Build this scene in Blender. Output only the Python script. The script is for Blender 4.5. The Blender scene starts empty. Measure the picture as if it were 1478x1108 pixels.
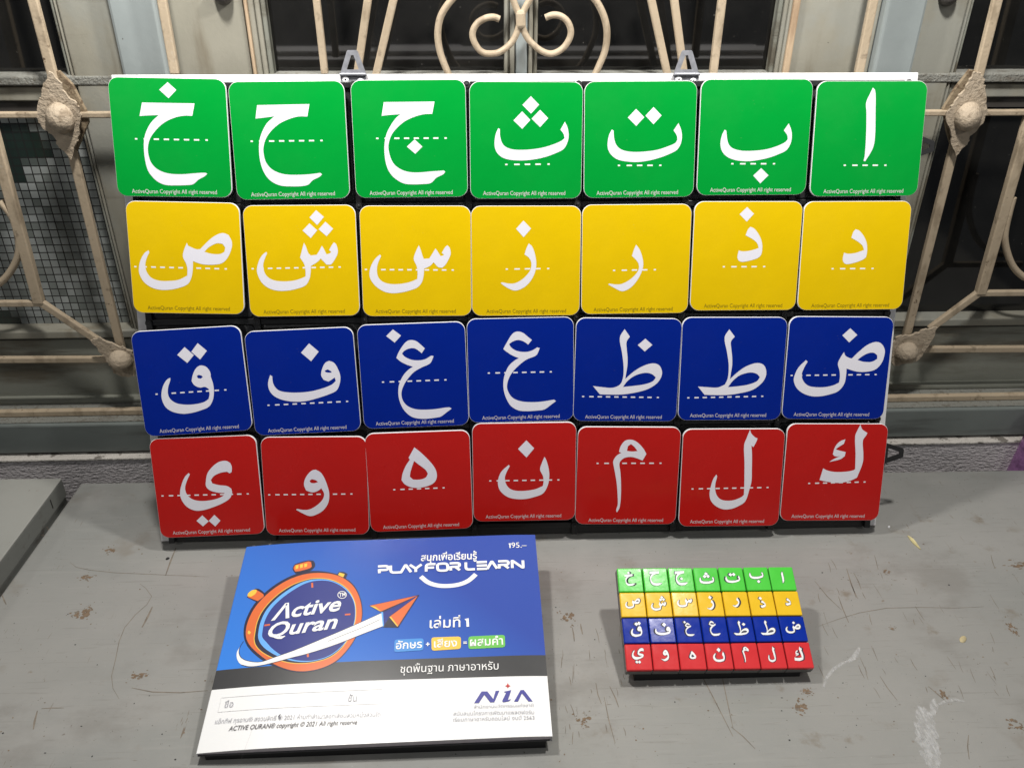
import bpy, bmesh, math, random
from mathutils import Vector, Matrix, noise
random.seed(7)
S = bpy.context.scene
COL = S.collection
rad = math.radians

# ------------------------------------------------------------------ camera, world, lamps, exposure
CAM_POS = Vector((-0.041308, -0.645869, 0.580287))
CAM_R = Vector((0.9991985, -0.0396712, 0.0053441))
CAM_U = Vector((0.0160948, 0.5203916, 0.8537760))
CAM_W = Vector((0.0366514, 0.8530057, -0.5206130))
FPX, PW, PH = 1251.313, 1478.0, 1108.0
cd = bpy.data.cameras.new('camera'); cd.sensor_width = 36; cd.lens = FPX / PW * 36
cd.clip_start = 0.01; cd.clip_end = 50
cam = bpy.data.objects.new('camera', cd); COL.objects.link(cam)
cam.matrix_world = Matrix(((CAM_R.x, CAM_U.x, -CAM_W.x, CAM_POS.x), (CAM_R.y, CAM_U.y, -CAM_W.y, CAM_POS.y),
                           (CAM_R.z, CAM_U.z, -CAM_W.z, CAM_POS.z), (0, 0, 0, 1)))
S.camera = cam
W = bpy.data.worlds.new('World'); S.world = W; W.use_nodes = True
W.node_tree.nodes['Background'].inputs[0].default_value = (0.86, 0.93, 1.0, 1)
W.node_tree.nodes['Background'].inputs[1].default_value = 0.085
S.view_settings.view_transform = 'Standard'; S.view_settings.look = 'None'
S.view_settings.exposure = 0; S.view_settings.gamma = 1; S.view_settings.use_curve_mapping = False

def lamp(name, loc, power, radius, color=(1, 0.97, 0.92)):
    l = bpy.data.lights.new(name, 'POINT'); l.energy = power; l.shadow_soft_size = radius; l.color = color
    o = bpy.data.objects.new(name, l); o.location = loc; COL.objects.link(o); return o
lamp('overhead_lamp', (0.265, -0.075, 0.85), 17.5, 0.030)
lamp('overhead_lamp', (-0.26, 0.0, 0.82), 17, 0.030)
lamp('fill_lamp', (-1.5, -1.2, 1.5), 20, 0.12)  # unseen fill lamps, added in front to brighten plaster and lower wall
lamp('fill_lamp', (1.5, -1.2, 1.5), 20, 0.12)

# ------------------------------------------------------------------ geometry helpers
def ray(px, n, d):
    """the point of the plane n.X = d seen at photo pixel px"""
    dr = CAM_R * ((px[0] - PW / 2) / FPX) - CAM_U * ((px[1] - PH / 2) / FPX) + CAM_W
    return CAM_POS + dr * ((d - CAM_POS.dot(n)) / dr.dot(n))
EY, EZ = Vector((0, 1, 0)), Vector((0, 0, 1))
def wall_at(x, y, Y): return ray((x, y), EY, Y)
def ground_at(x, y, z=0.0): return ray((x, y), EZ, z)

class MB:
    """collects shapes for ONE mesh object"""
    def __init__(s): s.v = []; s.f = []; s.m = []; s.smooth = []
    def add(s, vs, fs, m=0, smooth=False):
        o = len(s.v); s.v += [Vector(v) for v in vs]
        for f in fs: s.f.append([i + o for i in f]); s.m.append(m); s.smooth.append(smooth)
        return s
    def box(s, a, b, m=0):
        x0, y0, z0 = a; x1, y1, z1 = b
        vs = [(x0,y0,z0),(x1,y0,z0),(x1,y1,z0),(x0,y1,z0),(x0,y0,z1),(x1,y0,z1),(x1,y1,z1),(x0,y1,z1)]
        return s.add(vs, [(0,3,2,1),(4,5,6,7),(0,1,5,4),(1,2,6,5),(2,3,7,6),(3,0,4,7)], m)
    def hexa(s, lo, hi, m=0):
        """two matching polygons joined (lo is the back / bottom, hi the front / top)"""
        n = len(lo)
        return s.add(list(lo) + list(hi), [tuple(range(n))[::-1], tuple(range(n, 2*n))] +
                     [(i, (i+1) % n, n + (i+1) % n, n + i) for i in range(n)], m)
    def prism(s, poly, off, m=0):
        """polygon of 3-D points extruded by vector off"""
        off = Vector(off); p = [Vector(q) for q in poly]
        return s.hexa(p, [q + off for q in p], m)
    def bar(s, p, q, w, d, nrm=(0, -1, 0), m=0):
        p, q, nrm = Vector(p), Vector(q), Vector(nrm)
        t = (q - p).normalized(); side = t.cross(nrm).normalized() * (w / 2); n = nrm.normalized() * (d / 2)
        return s.hexa([p - side - n, p + side - n, p + side + n, p - side + n], [q - side - n, q + side - n, q + side + n, q - side + n], m)
    def tube(s, pts, r, n=10, m=0, flat=1.0, nrm=None):
        pts = [Vector(p) for p in pts]; rings = []
        for i, p in enumerate(pts):
            t = (pts[min(i+1, len(pts)-1)] - pts[max(i-1, 0)]).normalized()
            a = Vector(nrm) if nrm else (Vector((0, 0, 1)) if abs(t.z) < .9 else Vector((1, 0, 0)))
            b = t.cross(a).normalized(); a = b.cross(t).normalized()
            rr = r[i] if isinstance(r, (list, tuple)) else r
            rings.append([p + (b * math.cos(k*2*math.pi/n) + a * math.sin(k*2*math.pi/n) * flat) * rr for k in range(n)])
        vs = [v for g in rings for v in g]
        fs = [(i*n + k, i*n + (k+1) % n, (i+1)*n + (k+1) % n, (i+1)*n + k) for i in range(len(pts)-1) for k in range(n)]
        s.add(vs, fs, m, True)
        s.add(rings[0], [tuple(range(n))], m); s.add(rings[-1], [tuple(range(n))], m)
        return s
    def dome(s, c, r, h, nrm, m=0, n=20, k=7, sx=1.0, sy=1.0):
        c, nrm = Vector(c), Vector(nrm).normalized()
        a = nrm.orthogonal().normalized()
        if abs(nrm.z) < .9: a = Vector((0,0,1)).cross(nrm).normalized()
        b = nrm.cross(a)
        vs = []
        for j in range(k):
            th = j / (k-1) * math.pi/2 * 0.98
            for i in range(n):
                ph = i*2*math.pi/n
                vs.append(c + (a*math.cos(ph)*sx + b*math.sin(ph)*sy)*r*math.cos(th) + nrm*h*math.sin(th))
        fs = [(j*n+i, j*n+(i+1)%n, (j+1)*n+(i+1)%n, (j+1)*n+i) for j in range(k-1) for i in range(n)]
        s.add(vs, fs, m, True); s.add(vs[-n:], [tuple(range(n))], m, True); return s
    def mesh(s, me, M=None, m=0):
        return s.add([(M @ v.co if M else v.co) for v in me.vertices], [tuple(p.vertices) for p in me.polygons], m)
    def build(s, name, mats, parent=None, bevel=0, seg=2):
        me = bpy.data.meshes.new(name); me.from_pydata([tuple(v) for v in s.v], [], s.f)
        for mt in (mats if isinstance(mats, (list, tuple)) else [mats]): me.materials.append(mt)
        for p, k, sm in zip(me.polygons, s.m, s.smooth): p.material_index = k; p.use_smooth = sm
        bm = bmesh.new(); bm.from_mesh(me); bmesh.ops.recalc_face_normals(bm, faces=bm.faces); bm.to_mesh(me); bm.free()
        me.update()
        o = bpy.data.objects.new(name, me); COL.objects.link(o)
        if parent: o.parent = parent
        if bevel:
            b = o.modifiers.new('edge', 'BEVEL'); b.width = bevel; b.segments = seg; b.limit_method = 'ANGLE'; b.angle_limit = rad(40)
        return o

def tag(o, label, cat, group=None, kind=None):
    o['label'] = label; o['category'] = cat
    if group: o['group'] = group
    if kind: o['kind'] = kind
    return o
def empty(name, M=None):
    o = bpy.data.objects.new(name, None); COL.objects.link(o)
    if M is not None: o.matrix_world = M
    return o
def frame(origin, X, Y, Z):
    return Matrix(((X.x, Y.x, Z.x, origin.x), (X.y, Y.y, Z.y, origin.y), (X.z, Y.z, Z.z, origin.z), (0, 0, 0, 1)))

def rrect(w, h, r, k=5, cx=0, cy=0):
    out = []
    for sx, sy, a0 in ((1, 1, 0), (-1, 1, 90), (-1, -1, 180), (1, -1, 270)):
        for i in range(k + 1):
            a = rad(a0 + 90 * i / k)
            out.append((cx + sx * (w/2 - r) + r * math.cos(a), cy + sy * (h/2 - r) + r * math.sin(a)))
    return out

def smooth(pts, sub=4, corner=42, closed=True):
    """Catmull-Rom through the points, sharp where the outline turns hard"""
    n = len(pts); P = [Vector((p[0], p[1])) for p in pts]
    def is_corner(i):
        if not closed and i in (0, n-1): return True
        a = P[i] - P[i-1]; b = P[(i+1) % n] - P[i]
        if a.length < 1e-9 or b.length < 1e-9: return True
        return abs(math.degrees(a.angle(b))) > corner
    cn = [is_corner(i) for i in range(n)]
    out = []
    for i in range(n if closed else n-1):
        p1, p2 = P[i], P[(i+1) % n]
        L = (p2 - p1).length
        t1 = Vector((0, 0)) if n < 3 else (P[(i+1) % n] - P[i-1])
        t2 = P[(i+2) % n] - P[i] if (closed or i+2 < n) else p2 - p1
        t1 = (p2 - p1) if cn[i] or t1.length < 1e-9 else t1.normalized() * L
        t2 = (p2 - p1) if cn[(i+1) % n] or t2.length < 1e-9 else t2.normalized() * L
        if cn[i] and cn[(i+1) % n]: out.append(p1); continue
        for k in range(sub):
            s = k / sub; s2, s3 = s*s, s*s*s
            out.append(p1*(2*s3-3*s2+1) + t1*(s3-2*s2+s) + p2*(-2*s3+3*s2) + t2*(s3-s2))
    if not closed: out.append(P[-1])
    return [(p.x, p.y) for p in out]

def fill2d(contours, offset=0.0):
    """flat mesh of an outline with holes"""
    c = bpy.data.curves.new('outline', 'CURVE'); c.dimensions = '2D'; c.fill_mode = 'FRONT'; c.offset = offset
    for ct in contours:
        s = c.splines.new('POLY'); s.points.add(len(ct) - 1)
        for p, q in zip(s.points, ct): p.co = (q[0], q[1], 0, 1)
        s.use_cyclic_u = True
    return realize(c)
def realize(c):
    o = bpy.data.objects.new('outline', c); COL.objects.link(o)
    dg = bpy.context.evaluated_depsgraph_get()
    me = bpy.data.meshes.new_from_object(o.evaluated_get(dg))
    bpy.data.objects.remove(o); bpy.data.curves.remove(c)
    return me
def text_mesh(body, bold=0.0, shear=0.0, space=1.0):
    c = bpy.data.curves.new('words', 'FONT'); c.body = body; c.offset = bold; c.shear = shear; c.space_character = space
    c.resolution_u = 3
    return realize(c)

# ------------------------------------------------------------------ materials
def node(nt, kind, **kw):
    n = nt.nodes.new(kind)
    for k, v in kw.items():
        if k in n.inputs: n.inputs[k].default_value = v
        else: setattr(n, k, v)
    return n
def pbr(name, col, rough=0.5, metal=0.0, spec=0.5, var=0.0, vscale=30, bump=0.0, bscale=400, coat=0.0, rvar=0.0):
    m = bpy.data.materials.new(name); m.use_nodes = True; nt = m.node_tree; b = nt.nodes['Principled BSDF']
    b.inputs['Base Color'].default_value = (*col, 1); b.inputs['Roughness'].default_value = rough
    b.inputs['Metallic'].default_value = metal; b.inputs['Specular IOR Level'].default_value = spec
    b.inputs['Coat Weight'].default_value = coat; b.inputs['Coat Roughness'].default_value = 0.12
    tc = node(nt, 'ShaderNodeTexCoord')
    if var or rvar:
        nz = node(nt, 'ShaderNodeTexNoise', Scale=vscale, Detail=5.0, Roughness=0.6)
        nt.links.new(tc.outputs['Object'], nz.inputs['Vector'])
        if var:
            mr = node(nt, 'ShaderNodeMapRange'); mr.inputs[3].default_value = 1 - var; mr.inputs[4].default_value = 1 + var
            mr.inputs[1].default_value = .3; mr.inputs[2].default_value = .7
            nt.links.new(nz.outputs['Fac'], mr.inputs[0])
            mx = node(nt, 'ShaderNodeVectorMath', operation='SCALE'); mx.inputs[0].default_value = col
            nt.links.new(mr.outputs[0], mx.inputs['Scale']); nt.links.new(mx.outputs[0], b.inputs['Base Color'])
        if rvar:
            mr = node(nt, 'ShaderNodeMapRange'); mr.inputs[3].default_value = rough - rvar; mr.inputs[4].default_value = rough + rvar
            mr.inputs[1].default_value = .3; mr.inputs[2].default_value = .7
            nt.links.new(nz.outputs['Fac'], mr.inputs[0]); nt.links.new(mr.outputs[0], b.inputs['Roughness'])
    if bump:
        nb = node(nt, 'ShaderNodeTexNoise', Scale=bscale, Detail=4.0); nt.links.new(tc.outputs['Object'], nb.inputs['Vector'])
        bp = node(nt, 'ShaderNodeBump', Strength=bump, Distance=0.001); nt.links.new(nb.outputs['Fac'], bp.inputs['Height'])
        nt.links.new(bp.outputs['Normal'], b.inputs['Normal'])
    return m
def layered(name, base, layers, rough=0.55, bump=0.25, bscale=250, bdist=0.0008, spec=0.4, base2=None, b2scale=8):
    """painted surface with worn / stained layers: (colour, scale xyz, low, high, detail, strength, mask scale or 0)"""
    m = bpy.data.materials.new(name); m.use_nodes = True; nt = m.node_tree; b = nt.nodes['Principled BSDF']
    b.inputs['Roughness'].default_value = rough; b.inputs['Specular IOR Level'].default_value = spec
    tc = node(nt, 'ShaderNodeTexCoord')
    def nz(scale, detail, off=0.0, rough_=0.6):
        mp = node(nt, 'ShaderNodeMapping'); mp.inputs['Scale'].default_value = scale if isinstance(scale, tuple) else (scale,)*3
        mp.inputs['Location'].default_value = (off, off*1.7, off*.6)
        nt.links.new(tc.outputs['Object'], mp.inputs['Vector'])
        n = node(nt, 'ShaderNodeTexNoise', Scale=1.0, Detail=detail, Roughness=rough_); nt.links.new(mp.outputs[0], n.inputs['Vector'])
        return n.outputs['Fac']
    def step(src, lo, hi, a=0.0, z=1.0):
        r = node(nt, 'ShaderNodeMapRange'); r.interpolation_type = 'SMOOTHSTEP'
        for i, v in enumerate((lo, hi, a, z)): r.inputs[i+1].default_value = v
        nt.links.new(src, r.inputs[0]); return r.outputs[0]
    mx = node(nt, 'ShaderNodeMix', data_type='RGBA')
    mx.inputs[6].default_value = (*base, 1); mx.inputs[7].default_value = (*(base2 or tuple(c*1.18 for c in base)), 1)
    nt.links.new(step(nz(b2scale, 6.0, 3.1), .35, .65), mx.inputs[0]); cur = mx.outputs[2]
    for i, (col, scale, lo, hi, det, strength, mask) in enumerate(layers):
        f = step(nz(scale, det, 11.3*(i+1)), lo, hi, 0, strength)
        if mask:
            mm = node(nt, 'ShaderNodeMath', operation='MULTIPLY'); nt.links.new(f, mm.inputs[0])
            nt.links.new(step(nz(mask, 3.0, 5.7*(i+2)), .48, .62), mm.inputs[1]); f = mm.outputs[0]
        mx = node(nt, 'ShaderNodeMix', data_type='RGBA'); mx.inputs[7].default_value = (*col, 1)
        nt.links.new(f, mx.inputs[0]); nt.links.new(cur, mx.inputs[6]); cur = mx.outputs[2]
    nt.links.new(cur, b.inputs['Base Color'])
    nt.links.new(step(nz(14, 4.0, 8.8), .3, .7, rough-.08, rough+.1), b.inputs['Roughness'])
    bp = node(nt, 'ShaderNodeBump', Strength=bump, Distance=bdist); nt.links.new(nz(bscale, 4.0, 2.2), bp.inputs['Height'])
    nt.links.new(bp.outputs['Normal'], b.inputs['Normal'])
    return m

M = {}
M['white'] = pbr('white_plastic', (.80, .80, .82), .35)
M['panel'] = pbr('white_panel', (.78, .77, .78), .4, var=.05, vscale=20)
M['tray'] = pbr('black_tray', (.010, .010, .011), .38, var=.3, vscale=60)
M['cell'] = pbr('tray_cell', (.030, .030, .032), .16, var=.25, vscale=40, rvar=.06)
M['steel'] = pbr('zinc_steel', (.23, .235, .26), .38, .35, var=.15, vscale=200, rvar=.08)
M['dark_steel'] = pbr('dull_and_shaded_steel', (.012, .012, .013), .6, .0)
M['letter'] = pbr('white_print', (.74, .73, .80), .4)
M['dash'] = pbr('white_dashes', (.82, .82, .84), .4)
def printed(name, col, rough):
    return layered(name, col, [((col[0]*.6, col[1]*.6, col[2]*.6), 900, .70, .78, 2.0, .35, 9),
                               ((.4, .38, .34), (150, 900, 150), .74, .80, 2.0, .30, 7)], rough=rough, bump=.35, bscale=16, bdist=.0012, base2=tuple(c*1.05 for c in col), b2scale=12, spec=.38)
TILE_COL = {'green': (.0, .265, .030), 'yellow': (.68, .46, .001), 'blue': (.0, .014, .225), 'red': (.46, .011, .009)}
for k, c in TILE_COL.items(): M['tile_' + k] = printed('printed_' + k, c, .22)
M['line_light'] = pbr('fine_print_white', (.60, .57, .59), .4)
M['line_olive'] = pbr('fine_print_olive', (.21, .155, .003), .4)
CAP_COL = {'green': (.075, .56, .055), 'yellow': (.80, .50, .020), 'blue': (.002, .024, .31), 'red': (.64, .036, .042)}
for k, c in CAP_COL.items(): M['cap_' + k] = pbr('moulded_' + k, c, .19, var=.04, vscale=60, bump=.10, bscale=110, rvar=.04, spec=.36)
M['block_body'] = pbr('grey_block_body', (.16, .155, .15), .6)
M['black'] = pbr('matt_black', (.008, .008, .009), .7)
M['outline'] = pbr('dark_outline', (.03, .03, .06), .5)
M['block_letter'] = pbr('white_block_print', (.85, .85, .86), .4)

M['table'] = layered('grey_painted_steel', (.238, .241, .230), [
    ((.305, .298, .284), (5, 7, 5), .48, .66, 6.0, .7, 0),
    ((.195, .185, .170), (9, 13, 9), .54, .68, 7.0, .55, 0),
    ((.30, .295, .28), (18, 260, 40), .55, .70, 4.0, .35, 0),
    ((.19, .18, .165), (24, 330, 40), .58, .70, 4.0, .35, 0),
    ((.165, .13, .09), 34, .58, .74, 7.0, .7, 5), ((.185, .155, .12), 12, .60, .72, 8.0, .45, 0),
    ((.13, .09, .06), (420, 45, 100), .66, .72, 3.0, .8, 7),
    ((.12, .085, .06), (60, 480, 100), .69, .75, 3.0, .6, 5),
    ((.16, .105, .06), 110, .64, .74, 6.0, .7, 11),
    ((.09, .055, .035), 260, .68, .74, 3.0, .85, 14),
    ((.07, .06, .05), 420, .72, .76, 2.0, .8, 0),
    ((.42, .41, .40), (240, 240, 100), .72, .78, 3.0, .45, 6)], rough=.42, bump=.12, bscale=180, base2=(.28, .276, .262), b2scale=4)
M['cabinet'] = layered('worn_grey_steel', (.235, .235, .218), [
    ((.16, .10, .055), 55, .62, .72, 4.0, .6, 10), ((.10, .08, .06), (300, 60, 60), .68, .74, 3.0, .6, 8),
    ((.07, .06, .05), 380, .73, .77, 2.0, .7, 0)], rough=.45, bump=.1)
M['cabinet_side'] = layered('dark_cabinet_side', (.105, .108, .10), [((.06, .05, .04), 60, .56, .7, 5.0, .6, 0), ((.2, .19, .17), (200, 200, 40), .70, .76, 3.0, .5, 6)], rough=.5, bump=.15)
M['scratch'] = pbr('rusty_scratch', (.172, .145, .115), .7, var=.4, vscale=120)
M['smear'] = pbr('white_smear', (.58, .58, .58), .6, var=.2, vscale=300)
def thin_smear():
    nt = M['smear'].node_tree; b = nt.nodes['Principled BSDF']; tc = node(nt, 'ShaderNodeTexCoord'); mp = node(nt, 'ShaderNodeMapping'); mp.inputs['Scale'].default_value = (420, 90, 1)
    n = node(nt, 'ShaderNodeTexNoise', Scale=1.0, Detail=6.0, Roughness=.7); r = node(nt, 'ShaderNodeMapRange'); r.inputs[1].default_value = .36; r.inputs[2].default_value = .66; r.inputs[3].default_value = .12; r.inputs[4].default_value = .72
    nt.links.new(tc.outputs['Object'], mp.inputs[0]); nt.links.new(mp.outputs[0], n.inputs['Vector']); nt.links.new(n.outputs['Fac'], r.inputs[0]); nt.links.new(r.outputs[0], b.inputs['Alpha'])
thin_smear()
M['rust'] = pbr('rust_spot', (.165, .115, .075), .8, var=.35, vscale=300)
M['post'] = layered('bluegrey_paint', (.235, .262, .262), [((.22, .21, .18), (40, 40, 6), .60, .74, 5.0, .35, 0), ((.05, .045, .04), 260, .74, .78, 2.0, .7, 0)], rough=.4, bump=.15, bscale=220)
M['sash'] = layered('beige_paint', (.235, .225, .185), [
    ((.15, .125, .085), (30, 30, 5), .53, .70, 7.0, .65, 0), ((.26, .27, .25), 9, .5, .62, 5.0, .5, 0), ((.11, .09, .06), (7, 40, 40), .60, .74, 7.0, .6, 0),
    ((.06, .045, .03), 220, .70, .76, 3.0, .8, 9), ((.09, .075, .05), 90, .68, .78, 4.0, .5, 5)], rough=.5, bump=.2, bscale=300)
M['rail'] = layered('greenish_paint', (.20, .205, .175), [
    ((.085, .068, .045), (5, 40, 26), .46, .64, 7.0, .8, 0), ((.07, .06, .045), (9, 30, 200), .62, .74, 6.0, .7, 0), ((.07, .05, .03), 150, .68, .76, 3.0, .7, 7)], rough=.5, bump=.2, bscale=300)
M['sill'] = layered('slate_paint', (.150, .168, .160), [
    ((.085, .09, .085), (6, 60, 50), .48, .64, 6.0, .75, 0), ((.26, .25, .22), 120, .70, .78, 3.0, .4, 6)], rough=.45, bump=.15)
M['grill'] = layered('cream_iron_paint', (.385, .31, .22), [
    ((.24, .185, .125), (60, 60, 25), .52, .68, 6.0, .7, 0), ((.07, .04, .02), 190, .64, .70, 3.0, .9, 24),
    ((.13, .10, .07), 90, .58, .72, 5.0, .6, 0), ((.42, .37, .29), 160, .62, .72, 3.0, .5, 0)], rough=.5, bump=.45, bscale=420, bdist=.0008)
M['rosette'] = layered('rough_cream_iron', (.36, .295, .22), [((.20, .15, .10), 70, .52, .66, 6.0, .7, 0), ((.09, .055, .03), 150, .64, .72, 4.0, .8, 18)], rough=.7, bump=.9, bscale=260, bdist=.002)
M['grill_rust'] = layered('rusty_iron', (.22, .17, .11), [((.09, .055, .03), 150, .5, .62, 5.0, .8, 0)], rough=.75, bump=.8, bscale=500)
M['bead'] = layered('reddish_bead', (.40, .30, .20), [((.24, .15, .09), (60, 60, 12), .5, .7, 5.0, .6, 0)], rough=.5)
M['plaster'] = layered('rough_plaster', (.60, .565, .575), [
    ((.30, .28, .28), (40, 90, 90), .58, .74, 6.0, .6, 0)], rough=.6, bump=1.0, bscale=(170, 170, 330), bdist=.005)
M['paint_edge'] = layered('chipped_white_edge', (.52, .49, .45), [((.10, .085, .07), (60, 60, 200), .54, .62, 4.0, .8, 0)], rough=.7, bump=.9, bscale=160, bdist=.003)
M['gap'] = pbr('dark_gap', (.015, .013, .011), .9)
M['dust'] = layered('dusty_ledge', (.20, .20, .18), [((.12, .10, .075), 220, .52, .68, 6.0, .7, 0), ((.10, .08, .06), (16, 60, 60), .56, .70, 6.0, .6, 0), ((.5, .48, .45), 500, .72, .76, 2.0, .8, 10)], rough=.85, bump=1.0, bscale=420, bdist=.002)
M['purple'] = pbr('purple_wrap', (.36, .17, .38), .22, .25, var=.5, vscale=90, bump=1.0, bscale=160)
M['knob'] = pbr('dark_latch', (.05, .045, .04), .5)

def glass_mat():
    m = bpy.data.materials.new('dark_window_glass'); m.use_nodes = True; nt = m.node_tree; b = nt.nodes['Principled BSDF']
    b.inputs['Roughness'].default_value = .07
    tc = node(nt, 'ShaderNodeTexCoord')
    n1 = node(nt, 'ShaderNodeTexNoise', Scale=7.0, Detail=7.0, Roughness=.65); n2 = node(nt, 'ShaderNodeTexNoise', Scale=420.0, Detail=2.0)
    for n in (n1, n2): nt.links.new(tc.outputs['Object'], n.inputs['Vector'])
    r1 = node(nt, 'ShaderNodeMapRange'); r1.inputs[1].default_value = .35; r1.inputs[2].default_value = .75; r1.inputs[3].default_value = 0; r1.inputs[4].default_value = .55
    r2 = node(nt, 'ShaderNodeMapRange'); r2.inputs[1].default_value = .74; r2.inputs[2].default_value = .80
    nt.links.new(n1.outputs['Fac'], r1.inputs[0]); nt.links.new(n2.outputs['Fac'], r2.inputs[0])
    mx = node(nt, 'ShaderNodeMix', data_type='RGBA'); mx.inputs[6].default_value = (.005, .005, .005, 1); mx.inputs[7].default_value = (.026, .025, .023, 1)
    nt.links.new(r1.outputs[0], mx.inputs[0])
    m2 = node(nt, 'ShaderNodeMix', data_type='RGBA'); m2.inputs[7].default_value = (.22, .21, .19, 1)
    nt.links.new(mx.outputs[2], m2.inputs[6]); nt.links.new(r2.outputs[0], m2.inputs[0])
    nt.links.new(m2.outputs[2], b.inputs['Base Color'])
    return m
M['glass'] = glass_mat()

def mosaic_mat():
    m = bpy.data.materials.new('mosaic_glass'); m.use_nodes = True; nt = m.node_tree; b = nt.nodes['Principled BSDF']
    b.inputs['Roughness'].default_value = .25; b.inputs['Specular IOR Level'].default_value = .6
    tc = node(nt, 'ShaderNodeTexCoord'); sp = node(nt, 'ShaderNodeSeparateXYZ'); cb = node(nt, 'ShaderNodeCombineXYZ')
    nt.links.new(tc.outputs['Object'], sp.inputs[0]); nt.links.new(sp.outputs['X'], cb.inputs['X']); nt.links.new(sp.outputs['Z'], cb.inputs['Y'])
    c = .0083
    sn = node(nt, 'ShaderNodeVectorMath', operation='SNAP'); sn.inputs[1].default_value = (c, c, c); nt.links.new(cb.outputs[0], sn.inputs[0])
    fr = node(nt, 'ShaderNodeVectorMath', operation='SUBTRACT'); nt.links.new(cb.outputs[0], fr.inputs[0]); nt.links.new(sn.outputs[0], fr.inputs[1])
    wn = node(nt, 'ShaderNodeTexWhiteNoise'); nt.links.new(sn.outputs[0], wn.inputs['Vector'])
    nz = node(nt, 'ShaderNodeTexNoise', Scale=13.0, Detail=2.0); nt.links.new(sn.outputs[0], nz.inputs['Vector'])
    cr = node(nt, 'ShaderNodeMix', data_type='RGBA'); cr.inputs[6].default_value = (.13, .145, .135, 1); cr.inputs[7].default_value = (.33, .35, .345, 1)
    nt.links.new(wn.outputs['Value'], cr.inputs[0])
    th = node(nt, 'ShaderNodeMapRange'); th.inputs[1].default_value = .565; th.inputs[2].default_value = .60; nt.links.new(nz.outputs['Fac'], th.inputs[0])
    dk = node(nt, 'ShaderNodeMix', data_type='RGBA'); dk.inputs[7].default_value = (.012, .022, .018, 1)
    nt.links.new(th.outputs[0], dk.inputs[0]); nt.links.new(cr.outputs[2], dk.inputs[6])
    s2 = node(nt, 'ShaderNodeSeparateXYZ'); nt.links.new(fr.outputs[0], s2.inputs[0])
    masks = []
    for ax in 'XY':
        g = node(nt, 'ShaderNodeMath', operation='LESS_THAN'); g.inputs[1].default_value = .0011; nt.links.new(s2.outputs[ax], g.inputs[0]); masks.append(g)
    mm = node(nt, 'ShaderNodeMath', operation='MAXIMUM'); nt.links.new(masks[0].outputs[0], mm.inputs[0]); nt.links.new(masks[1].outputs[0], mm.inputs[1])
    ln = node(nt, 'ShaderNodeMix', data_type='RGBA'); ln.inputs[7].default_value = (.014, .014, .013, 1)
    nt.links.new(mm.outputs[0], ln.inputs[0]); nt.links.new(dk.outputs[2], ln.inputs[6]); nt.links.new(ln.outputs[2], b.inputs['Base Color'])
    return m
M['mosaic'] = mosaic_mat()

# ------------------------------------------------------------------ the wall with its windows
ZTOP = 0.64
Y_SILL, Y_PLASTER, Y_POST, Y_GRILL, Y_SASH, Y_LIP, Y_GLASS = 0.150, 0.1435, 0.186, 0.176, 0.200, 0.195, 0.214
def zw(py, Y, px=100): return wall_at(px, py, Y).z
z_pl_top = zw(662.5, Y_PLASTER); z_sill0, z_sill1 = zw(653.5, Y_SILL), zw(613, Y_SILL)
wall = empty('house_wall'); wall.location = (0, .16, -.7)
tag(wall, 'old painted house wall with slate grey sill and pale blue window posts behind the board', 'wall')
def wp(mb, name, mat, **k):      # a part of the wall, given in world coordinates
    o = mb.build(name, mat, wall, **k); o.matrix_parent_inverse = Matrix.Translation((0, -.16, .7)); return o
wp(MB().box((-1.1, Y_PLASTER, -.70), (1.1, .26, z_pl_top - .0025)), 'plaster', M['plaster'])
wp(MB().box((-1.1, Y_PLASTER - .0012, z_pl_top - .0024), (1.1, .24, z_pl_top + .0010)), 'paint_edge', M['paint_edge'], bevel=.0012)
wp(MB().box((-1.1, Y_SILL + .004, z_pl_top + .0011), (1.1, .24, z_sill0 - .0004)), 'joint', M['gap'])
wp(MB().box((-1.1, Y_SILL, z_sill0), (1.1, .238, z_sill1)), 'window_sill', M['sill'], bevel=.002)
wp(MB().box((-1.1, Y_SILL + .004, z_sill1 + .0003), (1.1, .236, z_sill1 + .0012)), 'dusty_ledge', M['dust'])
postL = (wall_at(153, 0, Y_POST).x, wall_at(223, 0, Y_POST).x); postR = (wall_at(1282, 0, Y_POST).x, wall_at(1341, 0, Y_POST).x)
zb = z_sill1 + .0014
for x0, x1 in (postL, postR):
    wp(MB().box((x0, Y_POST, zb), (x1, .236, ZTOP)), 'window_post', M['post'], bevel=.003)
wp(MB().box((-1.1, .2305, zb), (1.1, .26, ZTOP)), 'backing', M['gap'])

z_fr0, z_fr1 = zb, zw(577, .19)
z_pan0, z_pan1 = zw(575, Y_SASH), zw(489, Y_SASH)
z_low_lip = (zw(489, Y_LIP), zw(478, Y_LIP))
z_mid = (zw(146, Y_SASH), zw(125, Y_SASH)); z_mid_lip = (zw(124, Y_LIP), zw(110, Y_LIP)); z_mid_gap = (zw(161, Y_SASH + .004), z_mid[0])
def lerp_bar(mb, name, mat, par, **k): return mb.build(name, mat, par, **k)

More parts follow.
